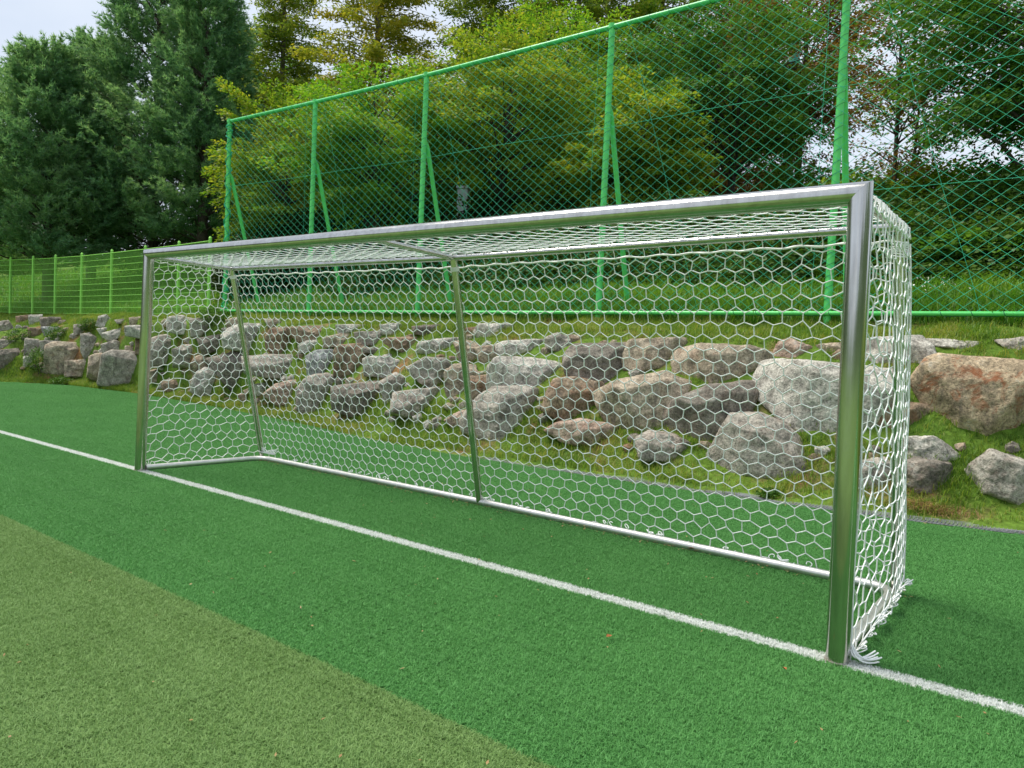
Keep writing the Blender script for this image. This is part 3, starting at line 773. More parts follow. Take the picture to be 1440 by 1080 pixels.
ROCK_DATA = '''
1|0,745 100,735 125,770 95,825 20,848 -60,850 -60,750|dark|dark grey boulder low at the left edge of the photo beside bushy weeds
1|0,560 45,555 75,600 75,645 -40,645 -40,570|grey|grey boulder touching the left edge of the photo in the upper part of the bank
1|110,520 180,515 185,565 115,570|brown|small brownish stone leftmost of the row under the lime green fence
1|190,515 260,515 268,580 195,582|light|pale upright block under the third lime fence post from the left
1|265,530 370,530 375,575 275,590|dark|small block with dark face and pale top right of the pale upright block
1|185,595 265,600 265,650 190,650|brown|rusty brown stone under the pale upright block at the left
1|270,590 365,588 365,625 290,635|blue|small bluish flat stone below the block with a dark face
1|0,670 120,680 60,720 0,725 -40,700|grey|low flat grey stone at left edge above the dark grey boulder
1|170,675 235,680 260,720 215,760 160,785|grey|leaning grey stone with pointed foot left of the large streaked tan boulder
1|155,780 200,775 210,810 155,840|light|little pale stone half hidden in weeds at the left
1|270,680 410,678 415,700 330,715 275,740|grey|grey stone lying on top of the large streaked tan boulder
1|310,720 350,705 475,705 510,740 490,800 400,870 300,860|tan|large tan boulder with dark streaks in the bottom row left of the far goalpost
1|475,575 560,575 560,620 480,630|grey|small grey block in the upper bank above the tall mottled stone
1|520,650 565,640 600,665 600,750 540,780 520,730|grey|tall mottled grey stone between the streaked tan boulder and the far goalpost
1|630,525 670,515 695,540 690,570 650,590 615,570|light|rounded pale stone in the top row left of the far goalpost
1|660,700 720,680 790,690 810,720 770,750 670,755|grey|mottled grey stone with a point to the right just left of the far goalpost
1|620,605 670,600 690,675 650,650|light|narrow pale slab wedged against a longer pale slab left of the far goalpost
1|665,625 800,590 815,610 700,675|light|long pale tilted slab below the rounded pale stone
1|735,540 815,530 810,555 750,560|grey|thin flat grey stone in the top row near the far goalpost
1|825,530 890,525 890,570 830,575|tan|brownish stone in the top row directly left of the far goalpost
1|820,585 890,580 1000,580 1040,600 1000,650 890,645 825,635|light|pale boulder passing behind the far goalpost in the upper bank
1|860,670 890,670 897,760 860,750|brown|narrow brown grey stone at the left side of the far goalpost
1|800,710 860,710 865,755 800,755|tan|small square tan stone beside the mottled grey pointed stone
1|430,810 560,800 580,900 430,890|tan|low tan stone between the streaked tan boulder and the biggest grey boulder
1|580,790 610,775 690,770 710,930 640,925 570,890|tan|tan grey block forming the left shoulder of the biggest grey boulder
1|680,780 730,757 890,765 970,790 970,950 740,950 660,930|grey|biggest streaked grey boulder at the foot of the bank behind the far goalpost
2|170,400 250,390 320,410 325,480 300,500 180,470|light|large pale boulder in the top row seen through the far side net
2|320,410 420,400 480,400 470,430 390,440 380,500 330,500|grey|long grey stone right of the large pale boulder in the far side net
2|60,540 150,520 220,540 230,580 180,650 140,670 65,680|grey|big rounded grey boulder in the middle of the bank just right of the far goalpost
2|210,600 300,570 360,590 370,640 290,690 215,690|grey|greyish domed boulder touching the big rounded one right of the far goalpost
2|370,530 440,515 540,505 540,545 480,590 400,610|dark|flat topped stone with dark face left of the far rear stanchion
2|540,410 600,400 640,410 640,450 550,470|tan|tan stone in the top row behind the far rear stanchion
2|537,505 570,470 640,445 800,450 800,520 790,600 660,590 550,570|light|large pale boulder directly right of the far rear stanchion in the upper bank
2|780,405 860,405 880,440 810,455|tan|small tan stone resting on top of the large pale boulder by the far stanchion
2|805,510 830,475 940,470 990,500 990,590 930,615 810,590|brown|upright brown block next to the large pale boulder by the far stanchion
2|940,460 1210,450 1200,490 1060,550 1000,540 990,500|brown|long brown overhanging slab right of the upright brown block
2|1005,560 1060,540 1140,540 1140,580 1010,610|light|small pale stone tucked under the long brown overhanging slab
2|1170,520 1280,495 1350,510 1340,560 1170,570|tan|tan stone at the right end of the long brown overhanging slab
2|1240,440 1400,440 1400,480 1260,490|light|flat pale stone in the top row left of the middle stanchion
2|350,650 420,625 440,640 480,680 400,730 340,740 320,690|tan|pale tan wedge stone behind the far side net in the lower bank
2|430,670 560,640 680,640 690,740 660,800 560,830 500,760|dark|dark grey block behind the lower part of the far rear stanchion
2|330,850 345,770 400,730 470,730 500,780 510,870 420,890|light|domed pale boulder low in the far side net at the foot of the bank
2|60,730 110,720 120,790 60,790|tan|small tan grey stone right beside the far goalpost halfway up the slope
2|100,830 190,755 210,760 150,830|light|thin pale slab leaning diagonally near the far goalpost
2|140,800 260,780 290,840 150,850|brown|low dark brown stone under the thin leaning slab
2|680,650 800,640 1000,640 1065,650 1060,740 900,760 700,740|grey|very long grey boulder in the middle row right of the far rear stanchion
2|1055,645 1120,615 1200,610 1240,640 1220,730 1150,750 1070,740|blue|rounded grey end boulder at the right of the very long middle row boulder
2|720,820 790,810 800,860 730,880|light|small pale stone in the grass right of the far rear stanchion foot
2|790,880 850,830 940,805 1005,810 1005,960 880,940|pink|pinkish grey boulder in the bottom row left of the half round pale one
2|1005,850 1060,790 1160,775 1220,800 1225,960 1100,1000 1010,960|grey|half round grey boulder in the bottom row between pinkish and dark boulders
2|610,880 690,870 690,910 630,910|pink|small pink stone at the grass edge behind the far rear stanchion
3|340,440 360,410 470,400 500,420 530,580 470,590 340,560|brown|squat grey brown block with a rusty right side in the middle row
3|490,405 600,400 640,410 590,440 500,430|dark|thin dark flat stone lying above the squat rusty sided block
3|460,310 600,305 650,330 640,370 480,380|grey|grey brown stone in the second row left of the middle stanchion
3|620,260 720,250 760,290 750,320 630,310|light|pale lump in the top row halfway between far and middle stanchions
3|830,270 960,260 1000,290 960,320 840,310|dark|dark ended stone in the top row nearest the left of the middle stanchion
3|640,350 820,345 860,380 850,440 760,430 660,380|brown|brown wedge with a sloping lower edge under the pale top row lump
3|860,410 880,370 960,360 1090,345 1100,380 1060,440 930,450 860,430|light|pale boulder just left of the middle stanchion in the second row
3|1090,380 1180,380 1240,410 1250,480 1210,520 1130,500|tan|dark sided tan stone passing behind the middle stanchion
3|1220,410 1330,400 1380,430 1360,480 1260,510|tan|tan stone right of the middle stanchion in the second row
3|1140,280 1230,275 1240,310 1150,320|brown|small brown stone in the top row right behind the middle stanchion
3|1220,300 1250,260 1420,265 1430,310 1260,360|light|pale slant edged boulder in the top row right of the middle stanchion
3|530,480 580,470 640,475 760,500 780,560 700,580 540,570|light|pale boulder with flattened top left of centre in the middle row
3|630,450 670,440 690,475 640,475|light|pale cap stone sitting on the pale flattened boulder left of centre
3|800,540 900,490 1000,495 1040,550 1030,620 1020,690 920,640 840,590|grey|grey overhanging boulder with a dark underside left of the middle stanchion
3|1040,560 1080,530 1190,540 1200,590 1180,690 1060,710 1035,660|tan|tan upright boulder cut by the lower part of the middle stanchion
3|1190,600 1330,590 1330,640 1250,710 1200,740|brown|dark brown wedge right of the middle stanchion below the long white topped slab
3|610,640 700,585 740,610 740,700 690,780 650,760|grey|slanting grey stone with a peak beside the dark block of the bottom row
3|335,670 480,650 600,640 640,740 640,810 500,830 340,790|dark|dark grey rectangular boulder in the bottom row left of the slanting stone
3|720,700 800,690 960,670 1000,690 980,760 860,790 820,830 710,800|grey|broad grey stone in the bottom row with a stepped foot
3|815,840 860,825 875,870 830,880|light|fist sized pale stone in the grass under the stepped broad stone
3|1025,860 1100,820 1170,800 1180,900 1080,905|pink|pinkish stone at the foot of the bank left of the middle stanchion
4|-90,720 0,600 70,555 240,548 355,580 330,830 150,845 -80,780|grey|huge grey boulder with a steep right face right of the middle stanchion foot
4|80,400 130,350 300,355 530,390 545,420 510,480 400,550 90,540|light|long boulder with a white flat top above the huge steep faced boulder
4|110,250 150,235 360,225 370,260 200,330 120,320|light|pale slab in the second row above the long white topped boulder
4|410,210 480,190 540,210 600,300 540,310 420,260|grey|streaky grey stone leaning on the dark brown angular boulder
4|550,190 640,195 640,250 570,250|tan|small tan stone behind the dark brown angular boulder in the top row
4|545,330 600,270 915,265 920,300 850,460 800,510 700,490 560,430|dark|dark brown angular boulder tapering down like a wedge in the net centre
4|925,260 960,235 1240,225 1250,280 1200,380 1020,410 930,390|tan|wide grey tan block in the top row right of the dark angular boulder
4|420,650 440,560 480,495 560,485 720,510 780,590 770,660 560,720|brown|tan brown boulder with dark hollows under the dark angular boulder
4|740,570 860,510 1110,460 1240,510 1240,590 1200,720 1000,790 890,780 800,690|tan|large green grey speckled boulder leaning right in the middle of the bank
4|440,800 500,760 620,740 770,760 880,790 790,870 690,880 520,850|pink|low pink orange boulder in the grass under the speckled leaning boulder
4|1010,850 1080,815 1220,840 1340,900 1360,930 1200,960 1030,950|grey|grass fringed grey stone low in the bank right of the pink orange boulder
5|205,320 240,280 380,250 690,260 860,310 850,340 740,400 700,520 480,510 310,550 215,430|tan|wide boulder with pale slanted top and dark brown face left of the near goalpost
5|865,310 900,240 950,220 1080,270 1100,290 980,340 880,330|pink|pinkish grey pointed stone in the top row left of the near goalpost
5|1130,250 1260,240 1275,300 1150,290|tan|small tan stone in the top row touching the near goalpost
6|-660,500 -600,390 -490,375 -320,405 0,450 420,455 460,660 340,880 0,1040 -110,1040 -280,950 -370,810 -520,720 -650,660|light|large light grey mottled boulder behind the near goalpost
5|190,690 260,610 430,540 650,520 700,560 660,640 590,720 600,800 540,840 360,830 230,770|dark|layered dark brown boulder with a pale top left of the light grey mottled one
5|490,940 540,850 610,730 760,725 900,790 1030,930 1000,1010 760,1040 500,1010|grey|blocky grey boulder at the foot of the bank left of the near goalpost
6|205,230 330,215 600,205 660,260 685,340 660,440 400,430 230,350|light|rounded pale grey boulder behind the near side net in the top row
6|700,210 850,215 1100,235 1130,290 1050,310 760,260|light|flat pale slab in the top row above the huge rusty boulder
6|1240,220 1440,200 1560,200 1560,310 1350,290|grey|flat grey stone at the right edge of the photo in the top row
6|575,545 650,440 690,370 790,338 1000,350 1440,390 1750,430 1750,800 1440,870 1150,1010 1050,1000 900,930 740,830|rust|huge rust stained boulder at the right edge of the photo
6|160,860 300,735 430,725 520,725 650,740 720,830 540,890 300,890|brown|brown grey stone under the left corner of the huge rusty boulder
7|430,240 500,160 720,155 890,270 860,300 500,290|light|low pale flat stone in the grass right of the near rear stanchion
7|150,420 200,350 330,325 390,380 390,500 250,520 150,480|grey|dark edged grey stone in the bottom row seen through the near side net
7|410,400 600,335 810,370 840,460 780,540 620,570 430,550|dark|dark grey five sided boulder in the bottom row right of the near side net
7|900,460 1180,250 1310,330 1440,360 1650,400 1650,600 1440,650 1200,620 920,550|grey|peaked grey boulder with pale top at the right edge of the bottom row
'''
for k, ln in enumerate(ROCK_DATA.strip().split('\n')):
    cr, pts_, tone, label = ln.split('|'); ox, oy, s_ = CROP[cr]
    boulder([(ox+float(a.split(',')[0])/s_, oy+float(a.split(',')[1])/s_) for a in pts_.split()], tone, label, 100+k)

# small stones wedged into the gaps
cand = []
fr = random.Random(4)
BX = [[ox+float(a.split(',')[0])/s_ for a in pts_.split()]+[oy+float(a.split(',')[1])/s_ for a in pts_.split()] for ln in ROCK_DATA.strip().split('\n') for cr, pts_, *_q in [ln.split('|')] for ox, oy, s_ in [CROP[cr]]]
BX = [(min(b[:len(b)//2]), max(b[:len(b)//2]), min(b[len(b)//2:]), max(b[len(b)//2:])) for b in BX]
nf = 0
for tr in range(4000):
    x = fr.uniform(-5, 1440); lo = np.interp(x, [0, 200, 400, 700, 1000, 1440], [452, 452, 460, 472, 490, 500]); hi = np.interp(x, [0, 200, 400, 700, 1000, 1440], [515, 545, 575, 610, 645, 690])
    y = fr.uniform(lo, hi); sz = fr.uniform(5, 8.5)*np.interp(x, [0, 1440], [0.75, 1.7])
    if any(b[0]-sz*.35 < x < b[1]+sz*.35 and b[2]-sz*.3 < y < b[3]+sz*.3 for b in BX): continue
    n_ = fr.randint(5, 7); ph = fr.uniform(0, 6)
    pg = [(x+sz*fr.uniform(.8, 1.25)*math.cos(ph+6.283*i/n_), y+sz*0.66*fr.uniform(.8, 1.2)*math.sin(ph+6.283*i/n_)) for i in range(n_)]
    boulder(pg, fr.choice(['grey', 'tan', 'brown', 'dark', 'tan', 'light']), 'small stone wedged in a gap between the larger boulders of the bank', 700+nf, 1.1)
    o_ = bpy.context.scene.collection.objects[-1]; o_.name = 'wedged_stone'; o_.data.name = 'wedged_stone'; o_['category'] = 'stone'; o_['group'] = 'small stones wedged between the boulders'
    BX.append((x-sz, x+sz, y-sz*.66, y+sz*.66)); nf += 1
    if nf >= 90: break

# ------------------------------------------------------------------ grass on the bank and beyond
GRASS = mat_leaf('bank_grass', [(0.075, 0.17, 0.022), (0.13, 0.25, 0.03), (0.22, 0.32, 0.045), (0.34, 0.34, 0.085)], 0.42, 1.4, 0.5)
GRASSD = mat_leaf('meadow_grass', [(0.045, 0.14, 0.018), (0.075, 0.21, 0.022), (0.12, 0.28, 0.03), (0.20, 0.33, 0.04)], 0.4, 0.8, 0.5)
WEED = mat_leaf('weed_leaf', [(0.03, 0.09, 0.012), (0.06, 0.15, 0.015), (0.10, 0.20, 0.02)], 0.35, 2.0)
STRAW = mat_leaf('dry_straw', [(0.22, 0.12, 0.05), (0.36, 0.22, 0.09), (0.42, 0.30, 0.15)], 0.2, 3.0)
def surf(x, y):
    z = bank_z(x, y)
    return np.array([bank_noise(a, b, c) for a, b, c in zip(x, y, z)])
def scatter(n, x0, x1, s0, s1, rg, bias=1.0):
    """n ground points; s runs 0..1 from turf edge to fence, then metres beyond it"""
    x = x0+(x1-x0)*rg.uniform(0, 1, n)**bias; s = rg.uniform(s0, s1, n)
    ye, yf = y_edge(x), y_fence(x)
    y = np.where(s <= 1, ye+s*(yf-ye), yf+(s-1))
    return x, y
def patchy(x, y, sc, th, soft=0.15, seed=0.0):
    v = np.array([mnoise.noise(Vector((a*sc, b*sc, seed))) for a, b in zip(x, y)])
    return np.clip((v-th)/soft, 0, 1)
rg = np.random.default_rng(5)
VV, FF, kk = [], [], 0
def add_grass(x, y, h, w, lean, seed):
    global kk
    P = np.stack([x, y, surf(x, y)-0.01], 1)
    v, f = blades(P, h, w, lean, 0.5, seed=seed); VV.append(v); FF.append(f+kk); kk += len(v)
# verge at the foot of the bank
x, y = scatter(88000, -26, 6.5, 0.0, 0.30, rg); k = patchy(x, y, 1.2, -0.45, 0.5, 1)
s = (y-y_edge(x)); keep = (rg.uniform(0, 1, len(x)) < 0.25+0.75*k)
keep &= ~((s < 0.16) & (x > -7) & (rg.uniform(0, 1, len(x)) < 0.85))
x, y, k = x[keep], y[keep], k[keep]
add_grass(x, y, rg.uniform(0.05, 0.17, len(x))*(0.6+0.4*k), rg.uniform(0.005, 0.010, len(x)), 0.8, 51)
# tufts between the boulders
x, y = scatter(121000, -26, 6.5, 0.22, 0.80, rg); k = patchy(x, y, 1.5, -0.02, 0.22, 7)
keep = rg.uniform(0, 1, len(x)) < k*0.9+0.04; x, y = x[keep], y[keep]
add_grass(x, y, rg.uniform(0.05, 0.13, len(x)), rg.uniform(0.005, 0.009, len(x)), 0.8, 52)
# crest strip in front of the fence
x, y = scatter(86000, -33, 7.0, 0.68, 1.0, rg); k = patchy(x, y, 1.3, -0.5, 0.4, 3)
keep = rg.uniform(0, 1, len(x)) < k; x, y = x[keep], y[keep]
add_grass(x, y, rg.uniform(0.05, 0.13, len(x)), rg.uniform(0.006, 0.011, len(x)), 0.7, 53)
v = np.concatenate(VV); f = np.concatenate(FF)
tag(link('bank_grass', np_mesh('bank_grass', v, f), GRASS), 'bright yellow green grass tufts growing between and around the boulders', 'grass', kind='stuff')
# rough meadow beyond the fences
VV, FF, kk = [], [], 0
x, y = scatter(70000, -14, 5.0, 1.0, 7.0, rg); add_grass(x, y, rg.uniform(0.12, 0.36, len(x)), rg.uniform(0.012, 0.026, len(x)), 0.9, 54)
x, y = scatter(70000, -48, -13, 1.0, 17.0, rg); add_grass(x, y, rg.uniform(0.12, 0.30, len(x)), rg.uniform(0.018, 0.04, len(x)), 0.9, 55)
x, y = scatter(25000, -34, 5.0, 7.0, 24.0, rg); add_grass(x, y, rg.uniform(0.15, 0.4, len(x)), rg.uniform(0.03, 0.06, len(x)), 0.9, 56)
v = np.concatenate(VV); f = np.concatenate(FF)
tag(link('meadow_grass', np_mesh('meadow_grass', v, f), GRASSD), 'tall rough green grass on the slope behind the two fences', 'grass', kind='stuff')

def leaf_quads(P, L, W, rg, flat=0.5, dirs=None):
    """n rhombic leaves; flat 0..1 = how horizontal they lie"""
    n = len(P)
    a = rg.uniform(0, 2*math.pi, n)
    d = np.stack([np.cos(a), np.sin(a), rg.normal(-0.15, 0.45*(1-flat)+0.12, n)], 1) if dirs is None else dirs
    d /= np.linalg.norm(d, axis=1)[:, None]
    nr = rg.normal(0, 1, (n, 3))*(1-flat)+np.array([0, 0, 1.0])*flat*2
    s = np.cross(d, nr); s /= np.maximum(np.linalg.norm(s, axis=1)[:, None], 1e-6)
    L = L[:, None]; W = W[:, None]
    v = np.stack([P, P+d*L*0.45+s*W*0.5, P+d*L, P+d*L*0.45-s*W*0.5], 1).reshape(-1, 3)
    f = np.arange(n*4).reshape(-1, 4)
    return v, f
def weed(loc, r, h, n, mat, label, name='weed_bush', group=None, seed=0, leaf=(0.05, 0.11)):
    rg = np.random.default_rng(seed)
    u = rg.normal(0, 1, (n, 3)); u /= np.linalg.norm(u, axis=1)[:, None]
    rr = rg.uniform(0.25, 1, n)**0.5
    lump = 1+0.35*np.array([mnoise.noise(Vector(q)*2.1+Vector((seed, 0, 0))) for q in u])
    P = u*(rr*lump)[:, None]*np.array([r, r, h*0.55]); P[:, 2] += h*0.5
    P = P[P[:, 2] > 0]
    v, f = leaf_quads(P, rg.uniform(leaf[0], leaf[1], len(P)), rg.uniform(leaf[0], leaf[1], len(P))*0.55, rg, 0.45)
    t = empty(name, loc, label, 'plant' if 'weed' in name else 'shrub', group)
    link('foliage', np_mesh('foliage', v, f), mat, t)
    mb = MB()
    for k in range(5):
        a = rg.uniform(0, 6.28); mb.tube([(0.04*r*math.cos(a), 0.04*r*math.sin(a), -0.1), (0.3*r*math.cos(a), .3*r*math.sin(a), h*.4), (0.6*r*math.cos(a), .6*r*math.sin(a), h*.75)], [0.012*h+.004, .008*h+.003, .003], 5)
    mb.build('stem', BARK, t)
    return t
def gpos(px, depth):
    p = at_depth(px, horizon(px), depth); x, y = p[0], p[1]
    return np.array([x, y, float(bank_z(x, y))-0.03])
for i, (px, py, r, h, lb) in enumerate([
    (58, 520, 0.42, 0.75, 'leafy green weed bush between dark and streaked boulders at the left'),
    (28, 480, 0.38, 0.5, 'spreading green weed on the bank above the dark boulder at the left edge'),
    (82, 475, 0.34, 0.45, 'green weed clump over small stones in the upper left bank'),
    (128, 462, 0.30, 0.4, 'small green weed clump under the lime fence above the pale slabs'),
    (90, 540, 0.36, 0.30, 'low weed spreading over the turf edge at far left'),
    (302, 452, 0.40, 0.45, 'round green weed clump on the bank behind the far side net'),
    (1085, 693, 0.16, 0.14, 'tiny dark green weed growing out of the grey drain strip')]):
    p = hit_bank(px, py); weed((p[0], p[1]-0.05, p[2]-0.08), r, h, int(1500*r/0.4), WEED, lb, seed=60+i, leaf=(0.03, 0.07))

# shaded undergrowth closing in behind the tall fence
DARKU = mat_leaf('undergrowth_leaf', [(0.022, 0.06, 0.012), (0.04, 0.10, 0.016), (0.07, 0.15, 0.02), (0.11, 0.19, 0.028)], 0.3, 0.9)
rg = np.random.default_rng(123); n = 120000
x = rg.uniform(-17, 5.5, n); d_ = rg.uniform(0, 1, n)
lim = 2.5+1.1*np.array([mnoise.noise(Vector((a*0.55, 2, 0))) for a in x])
y = y_fence(x)+lim+d_*4.2
hh = (0.25+1.35*np.clip(d_*1.6, 0, 1))*(1+0.7*np.array([mnoise.noise(Vector((a*.8, b*.8, 5))) for a, b in zip(x, y)]))
P = np.stack([x, y, bank_z(x, y)+np.maximum(hh, .15)*rg.uniform(0, 1, n)**0.6], 1)
v, f = leaf_quads(P, rg.uniform(0.07, 0.15, n), rg.uniform(0.04, 0.08, n), rg, 0.45)
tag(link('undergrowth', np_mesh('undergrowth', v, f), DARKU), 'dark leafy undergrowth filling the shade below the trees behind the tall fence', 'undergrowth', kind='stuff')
# crumbs of dead grass and leaf along the frame and the turf edge
rg = np.random.default_rng(124); n = 900
x = np.concatenate([rg.uniform(-7.6, 0.1, 420), rg.uniform(-9, 2.5, 300), rg.uniform(-5, 1.2, 180)])
y = np.concatenate([rg.normal(1.52, 0.05, 420), y_edge(x[420:720])-np.abs(rg.normal(0, .07, 300)), rg.uniform(-3.2, 3.8, 180)])
P = np.stack([x, y, np.full(n, 0.024)], 1)
v, f = leaf_quads(P, rg.uniform(0.012, 0.035, n), rg.uniform(0.005, 0.016, n), rg, 0.85)
tag(link('leaf_litter', np_mesh('leaf_litter', v, f), STRAW), 'tiny brown crumbs of dead grass and leaf scattered on the turf', 'litter', kind='stuff')

# grey drain mesh laid along the turf edge
mb = MB()
xs = np.arange(-7.0, 3.4, 0.035)
for k in range(6):
    mb.tube([(x, float(y_edge(x))+0.0+k*0.026+0.008*mnoise.noise(Vector((x*3, k, 0))), 0.008+0.010*mnoise.noise(Vector((x*2, k*.3, 2)))+0.005*k-0.02*max(0, (-x-4)/3)) for x in xs[::3]], 0.006, 5)
for i, x in enumerate(xs):
    y = float(y_edge(x)); z = 0.008+0.010*mnoise.noise(Vector((x*2, 0, 2)))-0.02*max(0, (-x-4)/3)
    mb.tube([(x, y-0.004, z+0.006), (x+0.01, y+0.065, z+0.016), (x+0.004, y+0.135, z+0.028)], 0.0045, 4, False)
tag(mb.build('drain_strip', DRAIN), 'grey plastic mesh drain strip along the back edge of the turf', 'drain')
# dry needles, leaves and litter
rg = np.random.default_rng(77)
c = hit_bank(1296, 719); c[2] = float(bank_z(c[0], c[1]))
n = 1500; P = np.stack([c[0]+rg.normal(0, 0.19, n), c[1]+rg.normal(0, 0.07, n), np.zeros(n)], 1)
P[:, 2] = bank_z(P[:, 0], P[:, 1])+0.03+rg.uniform(0, 0.05, n)
v, f = leaf_quads(P, rg.uniform(0.05, 0.11, n), np.full(n, 0.004), rg, 0.7)
tag(link('dry_needle_heap', np_mesh('dry_needle_heap', v, f), STRAW), 'heap of orange brown dry needles beside the drain strip right of the goal', 'dry needles', kind='stuff')
LEAFM = mat_simple('fallen_leaf', (0.36, 0.12, 0.03), 0.7, var=0.3, scale=30)
def ground(px, py):
    v = ray(px, py); t = -CAM[2]/v[2]; return CAM+v*t
for px, py, s, lb in ((856, 902, .028, 'small orange fallen leaf on the turf in front of the goal line'), (971, 776, .03, 'orange fallen leaf lying by the rear ground bar of the goal'),
                      (1102, 948, .022, 'tiny reddish leaf in front of the goal line left of the near goalpost')):
    p = ground(px, py); mb = MB(); a = px
    mb.v = [(-s, 0, 0.004), (-s*.2, s*.5, .012), (s, 0, .006), (-s*.2, -s*.5, .012), (0, 0, 0.001)]; mb.f = [(0, 4, 1), (1, 4, 2), (2, 4, 3), (3, 4, 0)]
    o = mb.build('fallen_leaf', LEAFM, origin=(0, 0, 0)); o.location = (p[0], p[1], 0.026); o.rotation_euler = (0.2, 0.1, a); tag(o, lb, 'leaf')
p = ground(660, 626); mb = MB(); mb.ring_tube([[(0.045*s*math.cos(t)*(1+.2*math.sin(3*t)), 0.03*s*math.sin(t), z) for t in np.linspace(0, 6.28, 11)[:-1]] for s, z in ((.6, 0), (1, .015), (.9, .035), (.4, .05))])
o = mb.build('litter', LITTER); o.location = (p[0], p[1]+.06, 0.02); tag(o, 'crumpled white scrap lying at the turf edge behind the middle stanchion', 'litter')

# ------------------------------------------------------------------ trees
PINE = mat_leaf('pine_needles', [(0.08, 0.20, 0.105), (0.135, 0.29, 0.15), (0.20, 0.37, 0.19), (0.28, 0.43, 0.22)], 0.5, 0.5, 0.5)
OLIVE = mat_leaf('olive_leaf', [(0.10, 0.18, 0.026), (0.17, 0.27, 0.036), (0.25, 0.33, 0.044), (0.34, 0.34, 0.044)], 0.55, 0.45)
GOLD = mat_leaf('golden_leaf', [(0.14, 0.20, 0.024), (0.24, 0.29, 0.03), (0.34, 0.35, 0.038), (0.42, 0.35, 0.038)], 0.55, 0.5)
LIME = mat_leaf('bright_leaf', [(0.065, 0.18, 0.016), (0.12, 0.29, 0.024), (0.21, 0.38, 0.03), (0.31, 0.38, 0.036)], 0.5, 0.6)
YELG = mat_leaf('yellowing_leaf', [(0.07, 0.16, 0.016), (0.14, 0.26, 0.024), (0.24, 0.35, 0.032), (0.36, 0.36, 0.04)], 0.5, 0.7)
DARKL = mat_leaf('dark_green_leaf', [(0.035, 0.10, 0.018), (0.065, 0.165, 0.024), (0.105, 0.23, 0.03), (0.155, 0.28, 0.04)], 0.4, 0.6)
BROWNL = mat_leaf('russet_leaf', [(0.05, 0.06, 0.014), (0.11, 0.085, 0.02), (0.21, 0.115, 0.025), (0.30, 0.16, 0.035)], 0.4, 0.8)
SHADEL = mat_leaf('understory_leaf', [(0.016, 0.036, 0.010), (0.03, 0.062, 0.012), (0.05, 0.09, 0.014)], 0.25, 0.7)

